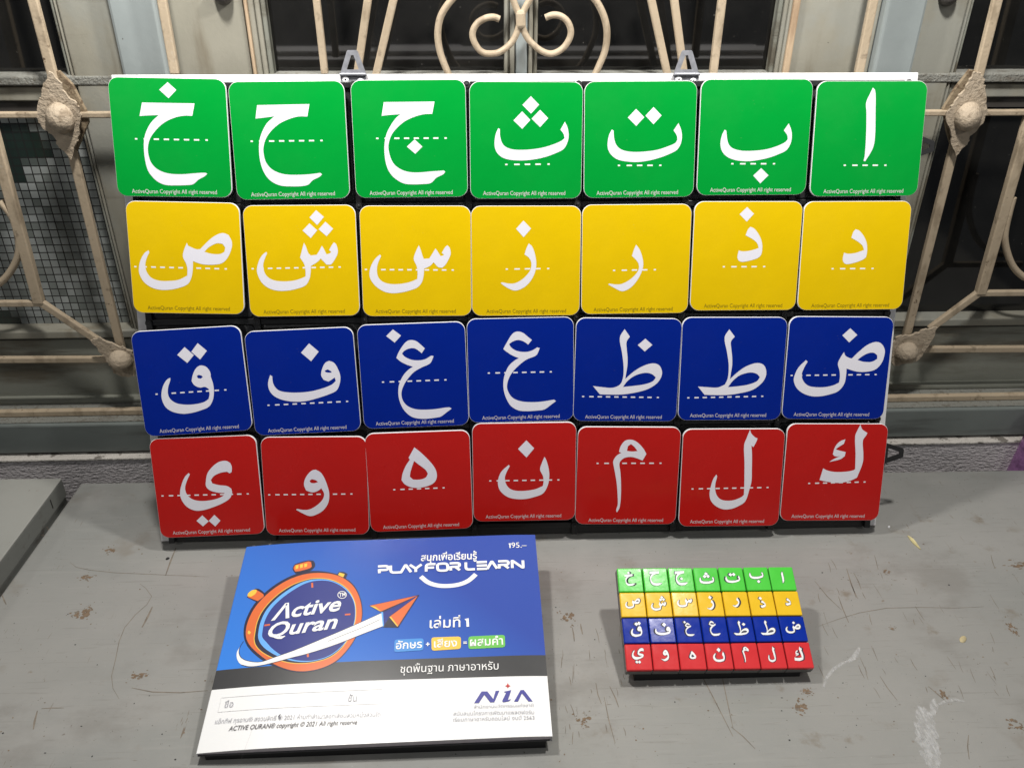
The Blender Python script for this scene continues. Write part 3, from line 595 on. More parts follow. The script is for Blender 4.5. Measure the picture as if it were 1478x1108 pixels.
LETTERS = {  # tile-local outlines, thousandths of a tile: (groups of outline + holes, dashed line ends)
    'kha': ([[[(8,461),(77,399),(6,330),(-67,398)]],[[(-221,291),(223,291),(197,189),(122,188),(42,170),(-46,129),(-122,65),(-177,-6),(-201,-77),(-202,-140),(-186,-204),(-147,-253),(-92,-284),(-22,-300),(79,-302),(180,-293),(274,-287),(292,-296),(264,-319),(212,-347),(163,-386),(101,-395),(14,-398),(-72,-396),(-134,-373),(-181,-331),(-217,-275),(-234,-190),(-237,-92),(-227,-7),(-200,63),(-152,134),(-87,190),(-170,186),(-251,180)]]], [(-306,-10),(315,-11)]),
    'hah': ([[[(-260,301),(189,305),(165,202),(87,203),(12,185),(-79,146),(-157,84),(-205,21),(-232,-50),(-234,-114),(-219,-179),(-178,-233),(-121,-266),(-49,-284),(54,-288),(158,-284),(247,-274),(262,-286),(237,-308),(176,-337),(134,-374),(70,-386),(-19,-386),(-99,-380),(-164,-355),(-213,-314),(-250,-249),(-270,-164),(-272,-64),(-262,7),(-234,78),(-189,148),(-119,207),(-208,197),(-282,190)]]], [(-340,1),(284,0)]),
    'jeem': ([[[(-215,313),(224,314),(201,213),(125,209),(54,192),(-33,156),(-106,101),(-159,40),(-187,-29),(-191,-85),(-176,-154),(-147,-210),(-91,-253),(-20,-277),(65,-282),(180,-274),(288,-268),(300,-279),(280,-301),(221,-329),(170,-374),(105,-382),(4,-384),(-67,-376),(-130,-343),(-179,-296),(-212,-231),(-227,-140),(-225,-43),(-206,40),(-170,109),(-118,177),(-77,211),(-159,207),(-239,199)]],[[(40,-1),(106,-62),(41,-123),(-30,-61)]]], [(-295,11),(321,8)]),
    'theh': ([[[(40,375),(112,305),(42,230),(-34,303)]],[[(-36,249),(36,177),(-35,102),(-112,173)]],[[(121,262),(193,192),(122,117),(47,188)]],[[(340,163),(364,115),(375,52),(368,-3),(334,-66),(269,-101),(182,-133),(80,-156),(-22,-166),(-123,-163),(-196,-147),(-247,-113),(-274,-64),(-279,-9),(-267,61),(-245,108),(-231,100),(-230,47),(-213,-15),(-181,-50),(-123,-71),(-50,-76),(51,-71),(153,-55),(240,-29),(313,2),(339,24),(330,59),(302,96)]]], [(-185,-201),(210,-198)]),
    'teh': ([[[(-40,264),(34,193),(-36,120),(-112,192)]],[[(114,278),(187,207),(117,133),(44,207)]],[[(339,141),(363,89),(374,33),(367,-29),(335,-85),(273,-119),(187,-151),(86,-176),(-16,-188),(-117,-182),(-197,-164),(-251,-126),(-281,-80),(-288,-24),(-276,45),(-252,92),(-236,84),(-232,31),(-217,-25),(-184,-67),(-126,-92),(-46,-101),(55,-98),(156,-85),(243,-59),(315,-29),(334,-1),(328,34),(298,80)]]], [(-193,-216),(198,-219)]),
    'beh': ([[[(301,122),(327,66),(336,16),(330,-47),(295,-107),(230,-140),(143,-171),(42,-192),(-46,-201),(-135,-195),(-209,-175),(-263,-140),(-293,-94),(-302,-37),(-291,26),(-270,71),(-254,61),(-246,5),(-228,-52),(-192,-87),(-125,-107),(-51,-112),(51,-107),(139,-93),(225,-65),(282,-36),(301,-12),(293,23),(261,63)]],[[(77,-261),(148,-324),(77,-395),(9,-326)]]], [(-195,-222),(201,-224)]),
    'alef': ([[[(1,439),(21,421),(32,375),(44,234),(59,21),(48,-78),(-11,-190),(-27,-187),(-20,-134),(-25,64),(-38,234),(-48,312),(-16,397)]]], [(-205,-224),(187,-226)]),
    'sad': ([[[(20,140),(28,114),(96,85),(132,85),(210,161),(271,207),(339,232),(390,216),(416,157),(410,97),(371,14),(317,-36),(228,-51),(139,-47),(63,-22),(55,-103),(36,-179),(3,-229),(-65,-260),(-154,-281),(-243,-284),(-323,-263),(-385,-215),(-418,-147),(-420,-95),(-402,-27),(-361,41),(-323,67),(-317,49),(-345,-4),(-361,-64),(-353,-124),(-317,-176),(-252,-201),(-164,-203),(-75,-191),(4,-152),(9,-89),(0,-44),(-24,20),(-4,91)],[(168,63),(214,106),(282,140),(334,136),(355,104),(346,66),(307,46),(233,46)]]], [(-460,-80),(359,-86)]),
    'sheen': ([[[(150,452),(216,392),(152,321),(88,388)]],[[(85,337),(150,275),(89,207),(20,274)]],[[(227,350),(292,288),(231,222),(163,284)]],[[(26,166),(42,132),(60,74),(81,53),(133,58),(157,92),(184,139),(198,114),(222,61),(255,73),(264,83),(246,99),(273,143),(293,168),(312,150),(324,97),(318,60),(274,-12),(254,-31),(217,-30),(175,17),(168,25),(137,-5),(76,-42),(69,-110),(55,-162),(18,-215),(-46,-241),(-136,-260),(-233,-261),(-313,-237),(-372,-186),(-402,-118),(-407,-65),(-383,10),(-347,63),(-312,89),(-307,74),(-335,17),(-349,-35),(-338,-103),(-300,-149),(-242,-171),(-146,-177),(-57,-165),(22,-136),(26,-86),(18,-26),(-16,35),(5,102)]]], [(-454,-61),(343,-53)]),
    'seen': ([[[(25,147),(38,118),(57,54),(67,26),(118,29),(148,76),(175,119),(191,97),(219,51),(241,55),(251,62),(231,79),(264,133),(283,147),(302,126),(312,84),(305,48),(260,-31),(231,-55),(195,-48),(160,-10),(153,-7),(123,-38),(69,-63),(63,-124),(47,-182),(10,-229),(-56,-257),(-143,-278),(-231,-284),(-303,-267),(-374,-219),(-418,-155),(-425,-97),(-403,-25),(-365,32),(-324,66),(-316,49),(-345,-11),(-357,-68),(-349,-133),(-314,-176),(-250,-199),(-163,-201),(-68,-185),(5,-156),(9,-96),(2,-39),(-23,26),(0,97)]]], [(-466,-69),(338,-76)]),
    'zain': ([[[(-25,367),(44,295),(-23,218),(-92,294)]],[[(24,163),(54,135),(81,63),(93,-23),(82,-95),(48,-167),(-4,-225),(-70,-259),(-115,-262),(-182,-232),(-232,-195),(-219,-188),(-160,-199),(-100,-196),(-33,-160),(18,-109),(43,-66),(47,-8),(25,35),(-15,64),(3,121)]]], [(-186,-68),(212,-64)]),
    'reh': ([[[(-2,137),(30,96),(56,31),(69,-41),(57,-106),(27,-171),(-26,-240),(-84,-279),(-127,-286),(-179,-263),(-251,-222),(-238,-215),(-187,-223),(-129,-220),(-57,-185),(0,-134),(28,-84),(26,-40),(4,-4),(-37,35),(-21,90)]]], [(-208,-95),(187,-92)]),
    'thal': ([[[(-16,446),(50,385),(-12,315),(-82,382)]],[[(24,269),(61,253),(109,196),(139,131),(147,59),(135,8),(100,-18),(28,-39),(-37,-48),(-67,-35),(-79,-6),(-70,56),(-35,48),(23,52),(80,66),(113,78),(99,117),(60,153),(-15,193),(4,246)]]], [(-209,-92),(186,-92)]),
    'dal': ([[[(-6,245),(29,232),(78,178),(109,113),(118,40),(112,-11),(79,-35),(0,-62),(-67,-72),(-93,-55),(-104,-25),(-97,33),(-59,23),(8,29),(58,45),(87,55),(74,91),(29,130),(-39,168),(-25,222)]]], [(-201,-113),(193,-114)]),
    'qaf': ([[[(-27,328),(47,248),(-22,179),(-103,259)]],[[(96,357),(170,281),(98,204),(28,281)]],[[(104,148),(147,129),(171,88),(176,57),(173,41),(186,-30),(184,-107),(164,-183),(122,-243),(51,-272),(-41,-293),(-131,-297),(-218,-272),(-272,-229),(-297,-165),(-298,-103),(-273,-27),(-231,32),(-196,51),(-197,30),(-224,-31),(-237,-92),(-224,-147),(-177,-190),(-105,-210),(-16,-214),(75,-200),(126,-173),(141,-127),(140,-76),(108,-55),(63,-59),(14,-33),(-6,8),(11,61),(40,113),(74,142)],[(47,51),(66,62),(92,52),(101,39),(81,25),(55,30)]]], [(-351,-96),(300,-95)]),
    'feh': ([[[(86,361),(167,280),(89,193),(4,278)]],[[(255,189),(299,167),(331,102),(345,38),(335,-25),(299,-94),(229,-127),(120,-159),(12,-182),(-93,-184),(-197,-165),(-276,-126),(-316,-76),(-328,-20),(-321,27),(-299,81),(-281,69),(-281,9),(-263,-39),(-226,-73),(-145,-92),(-40,-98),(66,-91),(173,-68),(259,-37),(299,-4),(292,30),(263,11),(231,-7),(188,12),(169,55),(181,110),(216,171)],[(205,98),(234,109),(265,90),(268,77),(238,78),(213,83)]]], [(-354,-206),(397,-205)]),
    'ghain': ([[[(-166,446),(-95,386),(-158,322),(-232,386)]],[[(-12,341),(39,330),(89,287),(117,258),(85,213),(64,234),(21,262),(-31,261),(-76,240),(-97,217),(-72,186),(-14,156),(52,147),(112,155),(173,188),(194,182),(170,130),(147,107),(78,79),(2,36),(-61,-30),(-101,-91),(-124,-159),(-116,-229),(-75,-286),(-2,-320),(88,-329),(193,-326),(313,-314),(338,-328),(296,-357),(234,-401),(188,-410),(98,-418),(23,-413),(-43,-392),(-100,-339),(-134,-275),(-152,-197),(-150,-119),(-134,-58),(-96,10),(-49,59),(-3,89),(-61,111),(-118,145),(-151,178),(-129,226),(-89,286),(-50,327)]]], [(-299,-48),(303,-48)]),
    'ain': ([[[(-32,369),(21,357),(73,314),(106,287),(69,244),(50,261),(12,282),(-32,289),(-77,274),(-108,252),(-86,218),(-33,186),(42,175),(102,186),(155,216),(178,209),(155,154),(132,133),(56,104),(-12,55),(-73,-6),(-112,-68),(-133,-146),(-122,-202),(-84,-259),(-15,-294),(69,-307),(178,-307),(310,-289),(328,-304),(286,-335),(217,-383),(147,-392),(46,-395),(-32,-384),(-101,-338),(-142,-265),(-164,-184),(-166,-105),(-149,-27),(-110,50),(-49,102),(-16,117),(-79,145),(-138,186),(-162,208),(-130,265),(-76,347)]]], [(-311,-18),(290,-20)]),
    'zah': ([[[(-42,395),(11,323),(-17,276),(-13,207),(-2,130),(1,52),(-8,-33),(-13,-81),(50,-21),(124,31),(198,63),(259,70),(305,49),(332,-5),(328,-59),(290,-122),(209,-177),(103,-210),(-33,-232),(-170,-234),(-247,-232),(-317,-151),(-234,-161),(-127,-167),(-60,-135),(-39,-88),(-32,-26),(-38,67),(-57,175),(-83,314)],[(-31,-159),(7,-103),(66,-55),(126,-30),(187,-21),(240,-34),(277,-65),(251,-102),(176,-131),(70,-148)]],[[(157,306),(227,247),(158,184),(89,244)]]], [(-416,-254),(317,-260)]),
    'tah': ([[[(-52,384),(4,314),(-29,268),(-22,199),(-9,121),(-4,44),(-11,-34),(-16,-93),(44,-34),(116,21),(196,55),(256,60),(302,37),(326,-17),(324,-72),(290,-134),(212,-196),(108,-227),(-26,-247),(-162,-248),(-251,-245),(-319,-164),(-227,-171),(-129,-174),(-62,-146),(-41,-96),(-34,-34),(-39,59),(-61,168),(-92,307)],[(-31,-171),(11,-111),(68,-61),(127,-38),(187,-30),(240,-45),(269,-76),(244,-114),(171,-145),(74,-162)]]], [(-415,-274),(315,-262)]),
    'dad': ([[[(85,388),(159,325),(88,253),(16,320)]],[[(48,161),(65,126),(106,104),(130,99),(193,167),(264,229),(338,258),(393,246),(434,193),(440,132),(420,54),(372,-4),(304,-27),(196,-29),(89,1),(91,-67),(82,-146),(34,-217),(-34,-247),(-126,-269),(-219,-270),(-307,-242),(-373,-191),(-408,-121),(-403,-59),(-373,12),(-309,82),(-292,67),(-321,5),(-337,-58),(-317,-120),(-266,-166),(-195,-181),(-102,-180),(-25,-163),(30,-136),(33,-84),(24,-22),(1,48),(21,110)],[(185,85),(228,121),(279,149),(333,155),(371,131),(374,95),(326,68),(249,67)]]], [(-443,-68),(386,-56)]),
    'yeh': ([[[(199,255),(236,232),(247,191),(240,142),(219,130),(197,147),(135,139),(71,110),(37,70),(49,36),(108,17),(184,4),(220,-23),(224,-64),(196,-121),(122,-167),(26,-204),(-69,-229),(-146,-228),(-212,-191),(-252,-130),(-266,-63),(-248,19),(-205,108),(-163,150),(-152,135),(-186,74),(-212,1),(-200,-66),(-151,-116),(-75,-135),(17,-131),(96,-112),(145,-85),(152,-65),(86,-57),(19,-32),(-13,7),(-11,56),(12,137),(64,200),(130,246)]],[[(-80,-280),(-26,-344),(-85,-393),(-141,-334)]],[[(34,-280),(86,-342),(31,-399),(-25,-339)]]], [(-442,-68),(380,-83)]),
    'waw': ([[[(10,171),(55,141),(88,83),(118,-17),(126,-83),(112,-166),(62,-241),(-10,-286),(-65,-300),(-119,-281),(-200,-233),(-187,-225),(-133,-235),(-70,-231),(2,-190),(59,-132),(77,-74),(52,-16),(24,-40),(-31,-58),(-92,-39),(-110,19),(-94,85),(-53,142),(-21,166)],[(-55,60),(-33,76),(5,64),(25,47),(-11,35),(-45,38)]]], [(-455,-79),(347,-77)]),
    'heh': ([[[(-33,346),(31,287),(117,188),(159,115),(167,43),(140,-12),(78,-45),(-12,-60),(-86,-51),(-144,-18),(-172,25),(-158,90),(-122,168),(-82,224),(-93,245)],[(-43,211),(5,169),(62,119),(83,79),(59,40),(-1,22),(-61,25),(-91,55),(-80,110)]]], [(-256,-70),(237,-70)]),
    'noon': ([[[(19,324),(94,243),(20,152),(-61,239)]],[[(193,156),(211,121),(234,34),(240,-45),(226,-133),(181,-215),(105,-248),(14,-269),(-77,-269),(-161,-247),(-229,-189),(-254,-125),(-250,-54),(-219,17),(-150,81),(-140,68),(-174,1),(-189,-54),(-175,-118),(-137,-164),(-77,-184),(14,-185),(105,-171),(178,-140),(185,-92),(178,-36),(151,27),(169,98)]]], [(-339,-79),(338,-80)]),
    'meem': ([[[(-9,371),(44,365),(98,329),(145,275),(172,228),(137,161),(81,185),(20,198),(-40,187),(-76,155),(-85,123),(-72,44),(-61,-67),(-56,-210),(-64,-322),(-87,-371),(-96,-350),(-83,-290),(-90,-179),(-103,-67),(-125,44),(-143,123),(-144,162),(-115,210),(-71,240),(-94,249),(-81,304),(-46,356)],[(-18,258),(-11,305),(18,328),(54,297),(85,257),(33,253)]]], [(-306,132),(324,135)]),
    'lam': ([[[(151,491),(165,452),(205,413),(229,402),(222,374),(195,314),(175,330),(186,240),(195,82),(199,-30),(182,-126),(150,-239),(85,-288),(10,-317),(-66,-318),(-143,-281),(-191,-225),(-206,-160),(-200,-96),(-179,-8),(-151,39),(-142,19),(-154,-48),(-154,-112),(-133,-176),(-93,-216),(-40,-230),(36,-225),(110,-194),(133,-171),(131,-78),(118,161),(103,334),(123,405)]]], [(-386,-107),(372,-97)]),
    'kaf': ([[[(215,489),(237,443),(273,417),(292,406),(284,383),(256,329),(274,197),(278,103),(236,-49),(170,-82),(64,-103),(-44,-93),(-135,-74),(-110,47),(-70,26),(8,10),(115,12),(191,26),(209,39),(197,196),(175,374),(196,443)]],[[(82,342),(71,295),(24,264),(-4,240),(43,225),(97,213),(93,171),(51,139),(-55,112),(-32,130),(26,162),(48,169),(-5,170),(-28,190),(-13,263),(27,318)]]], [(-244,-108),(327,-94)]),
}
TILE_POSE = {  # centre along the board, centre up the board, turn in degrees
    'kha': (-0.3058, 0.3801, -1.20),
    'hah': (-0.2039, 0.3773, 0.36),
    'jeem': (-0.0993, 0.3780, 0.22),
    'theh': (0.0026, 0.3761, -0.38),
    'teh': (0.1036, 0.3763, 0.27),
    'beh': (0.2059, 0.3776, -0.08),
    'alef': (0.3091, 0.3758, -0.04),
    'sad': (-0.3028, 0.2765, -1.64),
    'sheen': (-0.1997, 0.2728, -0.13),
    'seen': (-0.0973, 0.2714, -0.54),
    'zain': (0.0022, 0.2705, -0.41),
    'reh': (0.1027, 0.2710, 0.03),
    'thal': (0.2042, 0.2728, -0.42),
    'dal': (0.3049, 0.2721, -0.15),
    'qaf': (-0.3070, 0.1636, 2.62),
    'feh': (-0.2054, 0.1616, 1.88),
    'ghain': (-0.1031, 0.1657, 1.29),
    'ain': (-0.0030, 0.1693, 0.41),
    'zah': (0.0969, 0.1677, -1.36),
    'tah': (0.1970, 0.1671, -0.70),
    'dad': (0.2976, 0.1664, -1.04),
    'yeh': (-0.3022, 0.0604, 1.15),
    'waw': (-0.2002, 0.0588, -0.71),
    'heh': (-0.1009, 0.0618, 1.01),
    'noon': (-0.0002, 0.0691, -0.13),
    'meem': (0.0998, 0.0629, -1.21),
    'lam': (0.2016, 0.0589, -0.70),
    'kaf': (0.3026, 0.0621, -1.19),
}

ROWS = [('green', 'top row', ['kha', 'hah', 'jeem', 'theh', 'teh', 'beh', 'alef']), ('yellow', 'second row', ['sad', 'sheen', 'seen', 'zain', 'reh', 'thal', 'dal']),
        ('blue', 'third row', ['qaf', 'feh', 'ghain', 'ain', 'zah', 'tah', 'dad']), ('red', 'bottom row', ['yeh', 'waw', 'heh', 'noon', 'meem', 'lam', 'kaf'])]
TS = .1
def letter_mesh(name, sub=4):
    out = MB()
    for gr in LETTERS[name][0]:
        cts = [smooth([(x*TS/1000, y*TS/1000) for x, y in ct], sub) for ct in gr]
        out.mesh(fill2d(cts))
    return out
fine = text_mesh('ActiveQuran Copyright All right reserved', 0)
fw = max(v.co.x for v in fine.vertices)
fine_me = {}
for k in ('line_light', 'line_olive'):
    mb = MB(); sc = .0735 / fw; mb.mesh(fine, Matrix.Translation((-.0374, -.0468, .00022)) @ Matrix.Diagonal((sc, sc*1.18, 1, 1)))
    o = mb.build('copyright_line', M[k]); fine_me[k] = o.data; bpy.data.objects.remove(o)
size = TS * .4965
RR = rrect(size*2, size*2, .0085, 7); RI = rrect(size*2 - .0007, size*2 - .0007, .0083, 7)
plate = MB().prism([(x, y, -.0030) for x, y in RR], (0, 0, .0030)).build('plate', M['white']); plate_me = plate.data; bpy.data.objects.remove(plate)
lift = {'noon': .0006, 'yeh': -.0003, 'kha': .0008, 'qaf': .0008, 'jeem': .0004, 'heh': .0005}
for color, rowname, letters in ROWS:
    face = MB().prism([(x, y, .00002) for x, y in RI], (0, 0, .00010)).build('printed_face', M['tile_' + color]); face_me = face.data; bpy.data.objects.remove(face)
    for i, n in enumerate(letters):
        u, v, r = TILE_POSE[n]
        jit = Matrix.Rotation(rad(random.uniform(-.55, .55)), 4, 'X') @ Matrix.Rotation(rad(random.uniform(-.45, .45)), 4, 'Y')
        tl = empty('letter_tile', BM @ Matrix.Translation((u, v, lift.get(n, 0) + random.uniform(-.0003, .0003))) @ Matrix.Rotation(rad(r), 4, 'Z') @ jit)
        mark = {'kha': 'hook shape with one dot above', 'hah': 'hook shape without any dot', 'jeem': 'hook shape with one dot inside', 'theh': 'shallow bowl and three dots above', 'teh': 'shallow bowl and two dots above', 'beh': 'shallow bowl and one dot below', 'alef': 'single upright stroke',
                'sad': 'closed loop and bowl without dots', 'sheen': 'toothed bowl and three dots', 'seen': 'toothed bowl without dots', 'zain': 'tail stroke with one dot above', 'reh': 'plain tail stroke', 'thal': 'angle shape with one dot above', 'dal': 'plain angle shape',
                'qaf': 'round head, deep bowl and two dots', 'feh': 'round head, shallow bowl and one dot', 'ghain': 'double curve with one dot above', 'ain': 'double curve without dots', 'zah': 'upright stem, loop and one dot', 'tah': 'upright stem and loop without dots', 'dad': 'loop, bowl and one dot above',
                'yeh': 'bowl and two dots below', 'waw': 'round head and tail', 'heh': 'closed pear-shaped loop', 'noon': 'deep bowl and one dot above', 'meem': 'small round head on a long tail', 'lam': 'tall stem curling into a bowl', 'kaf': 'tall stem with a small mark inside'}[n]
        tag(tl, 'large %s tile with white %s (%s)' % (color, mark, n), 'letter tile', 'large letter tiles on the board')
        def child(name, me):
            o = bpy.data.objects.new(name, me); COL.objects.link(o); o.parent = tl; return o
        p = child('plate', plate_me); b = p.modifiers.new('edge', 'BEVEL'); b.width = .0004; b.segments = 2; b.limit_method = 'ANGLE'; b.angle_limit = rad(50)
        child('printed_face', face_me)
        MB().box((-.03, -.03, -.0110), (.03, .03, -.0031)).build('magnet_pad', M['black'], tl)
        lm = letter_mesh(n); lm.v = [w_ + Vector((0, 0, .00026)) for w_ in lm.v]; lm.build('letter', M['letter'], tl)
        (x0, y0), (x1, y1) = LETTERS[n][1]; p0, p1 = Vector((x0, y0)) * TS/1000, Vector((x1, y1)) * TS/1000
        d = (p1 - p0); L = d.length; d.normalize(); nn = Vector((-d.y, d.x)); per = .00765; k = max(2, round((L - .0058) / per)); per = (L - .002) / (k + 0.0)
        da = MB(); h = .00062
        for q in range(k + 1):
            c = p0 + d * (.001 + q * per); hl = .0010 if q in (0, k) else per * .26
            a, b_ = c - d*hl, c + d*hl
            da.add([(a.x - nn.x*h, a.y - nn.y*h, .0002), (b_.x - nn.x*h, b_.y - nn.y*h, .0002), (b_.x + nn.x*h, b_.y + nn.y*h, .0002), (a.x + nn.x*h, a.y + nn.y*h, .0002)], [(0, 1, 2, 3)])
        da.build('dashed_line', M['dash'], tl)
        cp = child('copyright_line', fine_me['line_olive' if color == 'yellow' else 'line_light'])
        cp.location = (random.uniform(-.001, .001), random.uniform(-.0004, .0006), 0)

# ------------------------------------------------------------------ little letter blocks on their stand
def tilted(x, y, z, yaw, tilt, roll):
    return Matrix.Translation((x, y, z)) @ Matrix.Rotation(rad(yaw), 4, 'Z') @ Matrix.Rotation(rad(tilt), 4, 'X') @ Matrix.Rotation(rad(roll), 4, 'Y')
KM = tilted(.1507, -.1725, .0165, -.6697, 23.632, 1.127)
BS = .1551 / 7
cap_me = {}
for c in CAP_COL:
    g = .00042
    o = MB().box((-BS/2 + g, -BS/2 + g, -.0042), (BS/2 - g, BS/2 - g, 0)).build('cap', M['cap_' + c]); cap_me[c] = o.data; bpy.data.objects.remove(o)
o = MB().box((-BS/2 + .0004, -BS/2 + .0004, -.0110), (BS/2 - .0004, BS/2 - .0004, -.0043)).build('body', M['block_body']); body_me = o.data; bpy.data.objects.remove(o)
for j, (color, rowname, letters) in enumerate(ROWS):
    for i, n in enumerate(letters):
        loc = Vector((-.1551/2 + (i + .5)*BS, (3 - j + .5)*BS, random.uniform(-.0002, .0002)))
        jit = Matrix.Rotation(rad(random.uniform(-.5, .5)), 4, 'Z') @ Matrix.Rotation(rad(random.uniform(-.5, .5)), 4, 'X') @ Matrix.Rotation(rad(random.uniform(-.5, .5)), 4, 'Y')
        # unevenly seated: three blocks catch the lamp, the rest sit turned slightly away from it
        pw = KM @ loc; half = ((CAM_POS - pw).normalized() + (Vector((0.265, -0.075, 0.85)) - pw).normalized()).normalized()
        hl = KM.to_3x3().inverted() @ half; ang = math.degrees(hl.angle(Vector((0, 0, 1)))); ax = Vector((0, 0, 1)).cross(hl).normalized()
        jit = jit @ Matrix.Rotation(rad(max(-3, min(ang - 3.6, 4)) if n in ('jeem', 'seen', 'feh') else -1.5 * max(0, 1 - ang / 16)), 4, ax)
        bl = empty('letter_block', KM @ Matrix.Translation(loc) @ jit)
        tag(bl, 'small glossy %s block marked %s in the %s of the little set' % (color, n, rowname), 'letter block', 'small letter blocks on the table')
        for nm, me in (('cap', cap_me[color]), ('body', body_me)):
            q = bpy.data.objects.new(nm, me); COL.objects.link(q); q.parent = bl
            if nm == 'cap':
                b = q.modifiers.new('edge', 'BEVEL'); b.width = .0009; b.segments = 3; b.limit_method = 'ANGLE'
        pts = [p for gr in LETTERS[n][0] for ct in gr for p in ct]
        cx = (min(p[0] for p in pts) + max(p[0] for p in pts))/2; cy = (min(p[1] for p in pts) + max(p[1] for p in pts))/2
        w_, h_ = max(p[0] for p in pts) - min(p[0] for p in pts), max(p[1] for p in pts) - min(p[1] for p in pts)
        sc = BS / 1000 * min(.56/(h_/1000), .58/(w_/1000), .86)
        sc *= {'alef': .85, 'heh': .8}.get(n, 1)
        rot = Matrix.Rotation(rad(random.uniform(-4, 4)), 4, 'Z')
        for nm, mt, off, z in (('letter_outline', M['outline'], .00050, .00008), ('letter', M['block_letter'], .00016, .00016)):
            mb = MB()
            for gr in LETTERS[n][0]:
                cts = [smooth([((x - cx)*sc, (y - cy)*sc) for x, y in ct], 3) for ct in gr]
                mb.mesh(fill2d(cts if nm == 'letter' else cts[:1], 0))
                # thicken the stroke with a raised rim
                for ct in cts if nm == 'letter' else cts[:1]:
                    n_ = len(ct)
                    for a in range(n_):
                        p0, p1 = Vector(ct[a]), Vector(ct[(a+1) % n_]); dd = p1 - p0
                        if dd.length < 1e-7: continue
                        nn = Vector((-dd.y, dd.x)).normalized() * off; ee = dd.normalized() * off * .5
                        p0, p1 = p0 - ee, p1 + ee
                        mb.add([(p0.x - nn.x, p0.y - nn.y, 1e-5), (p1.x - nn.x, p1.y - nn.y, 1e-5), (p1.x + nn.x, p1.y + nn.y, 1e-5), (p0.x + nn.x, p0.y + nn.y, 1e-5)], [(0, 1, 2, 3)])
            T = Matrix.Translation((random.uniform(-.0006, .0006), .0011, z)) @ rot
            mb.v = [T @ v for v in mb.v]; mb.build(nm, mt, bl)
def wedge(name, MM, w, d, x_in, y_in, drop, label, cat, fr=0.0):
    """black stand: fills the space between a tilted plate's underside and the table"""
    top = [MM @ Vector(p) for p in ((-w/2 + x_in, fr, -drop), (w/2 - x_in, fr, -drop), (w/2 - x_in, d - y_in, -drop), (-w/2 + x_in, d - y_in, -drop))]
    bot = [Vector((p.x, p.y, 0.0)) for p in top]
    o = MB().hexa(bot, top).build(name, M['black']); tag(o, label, cat); return o
wedge('block_stand', KM, .1551, BS*4, .0085, .008, .0112, 'black sloping stand under the little letter blocks', 'stand', .0006)

# ------------------------------------------------------------------ the booklet
BW, BD = .2647, .1961
OM = tilted(-.1237, -.2300, .0140, .428, 8.168, -.742)
OI = OM.inverted(); ON = (OM.to_3x3() @ Vector((0, 0, 1))); OD = ON.dot(OM.translation)
def bk(x, y): p = OI @ ray((x, y), ON, OD); return (p.x, p.y)
ba = lambda x, y: bk(270 + x/5.0966, 760 + y/5.0966)
bb = lambda x, y: bk(530 + x/5.0966, 760 + y/5.0966)
b3 = lambda x, y: bk(270 + x/5.0966, 930 + y/5.0966)
b4 = lambda x, y: bk(530 + x/5.0966, 930 + y/5.0966)
book = empty('workbook', OM); tag(book, 'blue and white workbook with a stopwatch and paper plane on its cover', 'book')
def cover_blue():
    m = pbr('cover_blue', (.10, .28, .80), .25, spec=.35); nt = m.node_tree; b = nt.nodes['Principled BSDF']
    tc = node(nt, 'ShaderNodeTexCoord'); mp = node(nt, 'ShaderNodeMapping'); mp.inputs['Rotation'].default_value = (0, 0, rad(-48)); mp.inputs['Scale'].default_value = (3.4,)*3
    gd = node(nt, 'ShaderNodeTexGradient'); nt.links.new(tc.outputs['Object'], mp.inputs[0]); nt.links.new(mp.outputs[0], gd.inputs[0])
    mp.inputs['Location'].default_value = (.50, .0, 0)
    mx = node(nt, 'ShaderNodeMix', data_type='RGBA'); mx.inputs[6].default_value = (.055, .33, 1.0, 1); mx.inputs[7].default_value = (.045, .085, .38, 1)  # printed gradient; its light end also has the cover's glare put into the colour
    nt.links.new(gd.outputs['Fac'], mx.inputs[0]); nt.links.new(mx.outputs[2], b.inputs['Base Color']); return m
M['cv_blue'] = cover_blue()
M['cv_grey'] = pbr('cover_charcoal', (.055, .055, .058), .30, var=.1, vscale=30)
M['cv_white'] = pbr('cover_white', (.86, .86, .87), .35)
M['orange'] = pbr('ink_orange', (.72, .16, .05), .3); M['ink_yellow'] = pbr('ink_yellow', (.85, .55, .08), .3); M['navy'] = pbr('ink_navy', (.045, .055, .24), .26)
M['ltblue'] = pbr('ink_light_blue', (.15, .42, .9), .3); M['ink'] = pbr('ink_black', (.03, .03, .06), .3); M['ink_white'] = pbr('ink_white', (.87, .87, .87), .35)
M['ink_green'] = pbr('ink_green', (.16, .52, .10), .3); M['ink_grey'] = pbr('ink_grey', (.42, .42, .46), .4); M['ink_dark'] = pbr('ink_dark_grey', (.10, .09, .10), .4); M['ink_pale'] = pbr('ink_pale_grey', (.74, .74, .75), .4)
M['logo_blue'] = pbr('logo_blue', (.055, .055, .30), .35); M['ink_red'] = pbr('ink_red', (.5, .03, .03), .35); M['cell_blue'] = pbr('label_blue', (.06, .27, .68), .3)
M['pages'] = pbr('page_edges', (.50, .46, .50), .8, var=.1, vscale=200)
hw = BW/2
yb1 = sum(b4(*p)[1] for p in ((0, 272), (1318, 232)))/2; yb2 = sum(b4(*p)[1] for p in ((0, 125), (1310, 78)))/2
yl1, yl2 = b3(190, 322)[1], b3(235, 178)[1]; yr1, yr2 = b4(1318, 232)[1], b4(1310, 78)[1]; ym1, ym2 = b4(0, 272)[1], b4(0, 125)[1]; xm = b4(0, 200)[0]
cv = MB(); z0, z1 = -.0007, 0
cv.prism([(-hw, 0, z0), (hw, 0, z0), (hw, yr1, z0), (xm, ym1, z0), (-hw, yl1, z0)], (0, 0, -z0), 2)
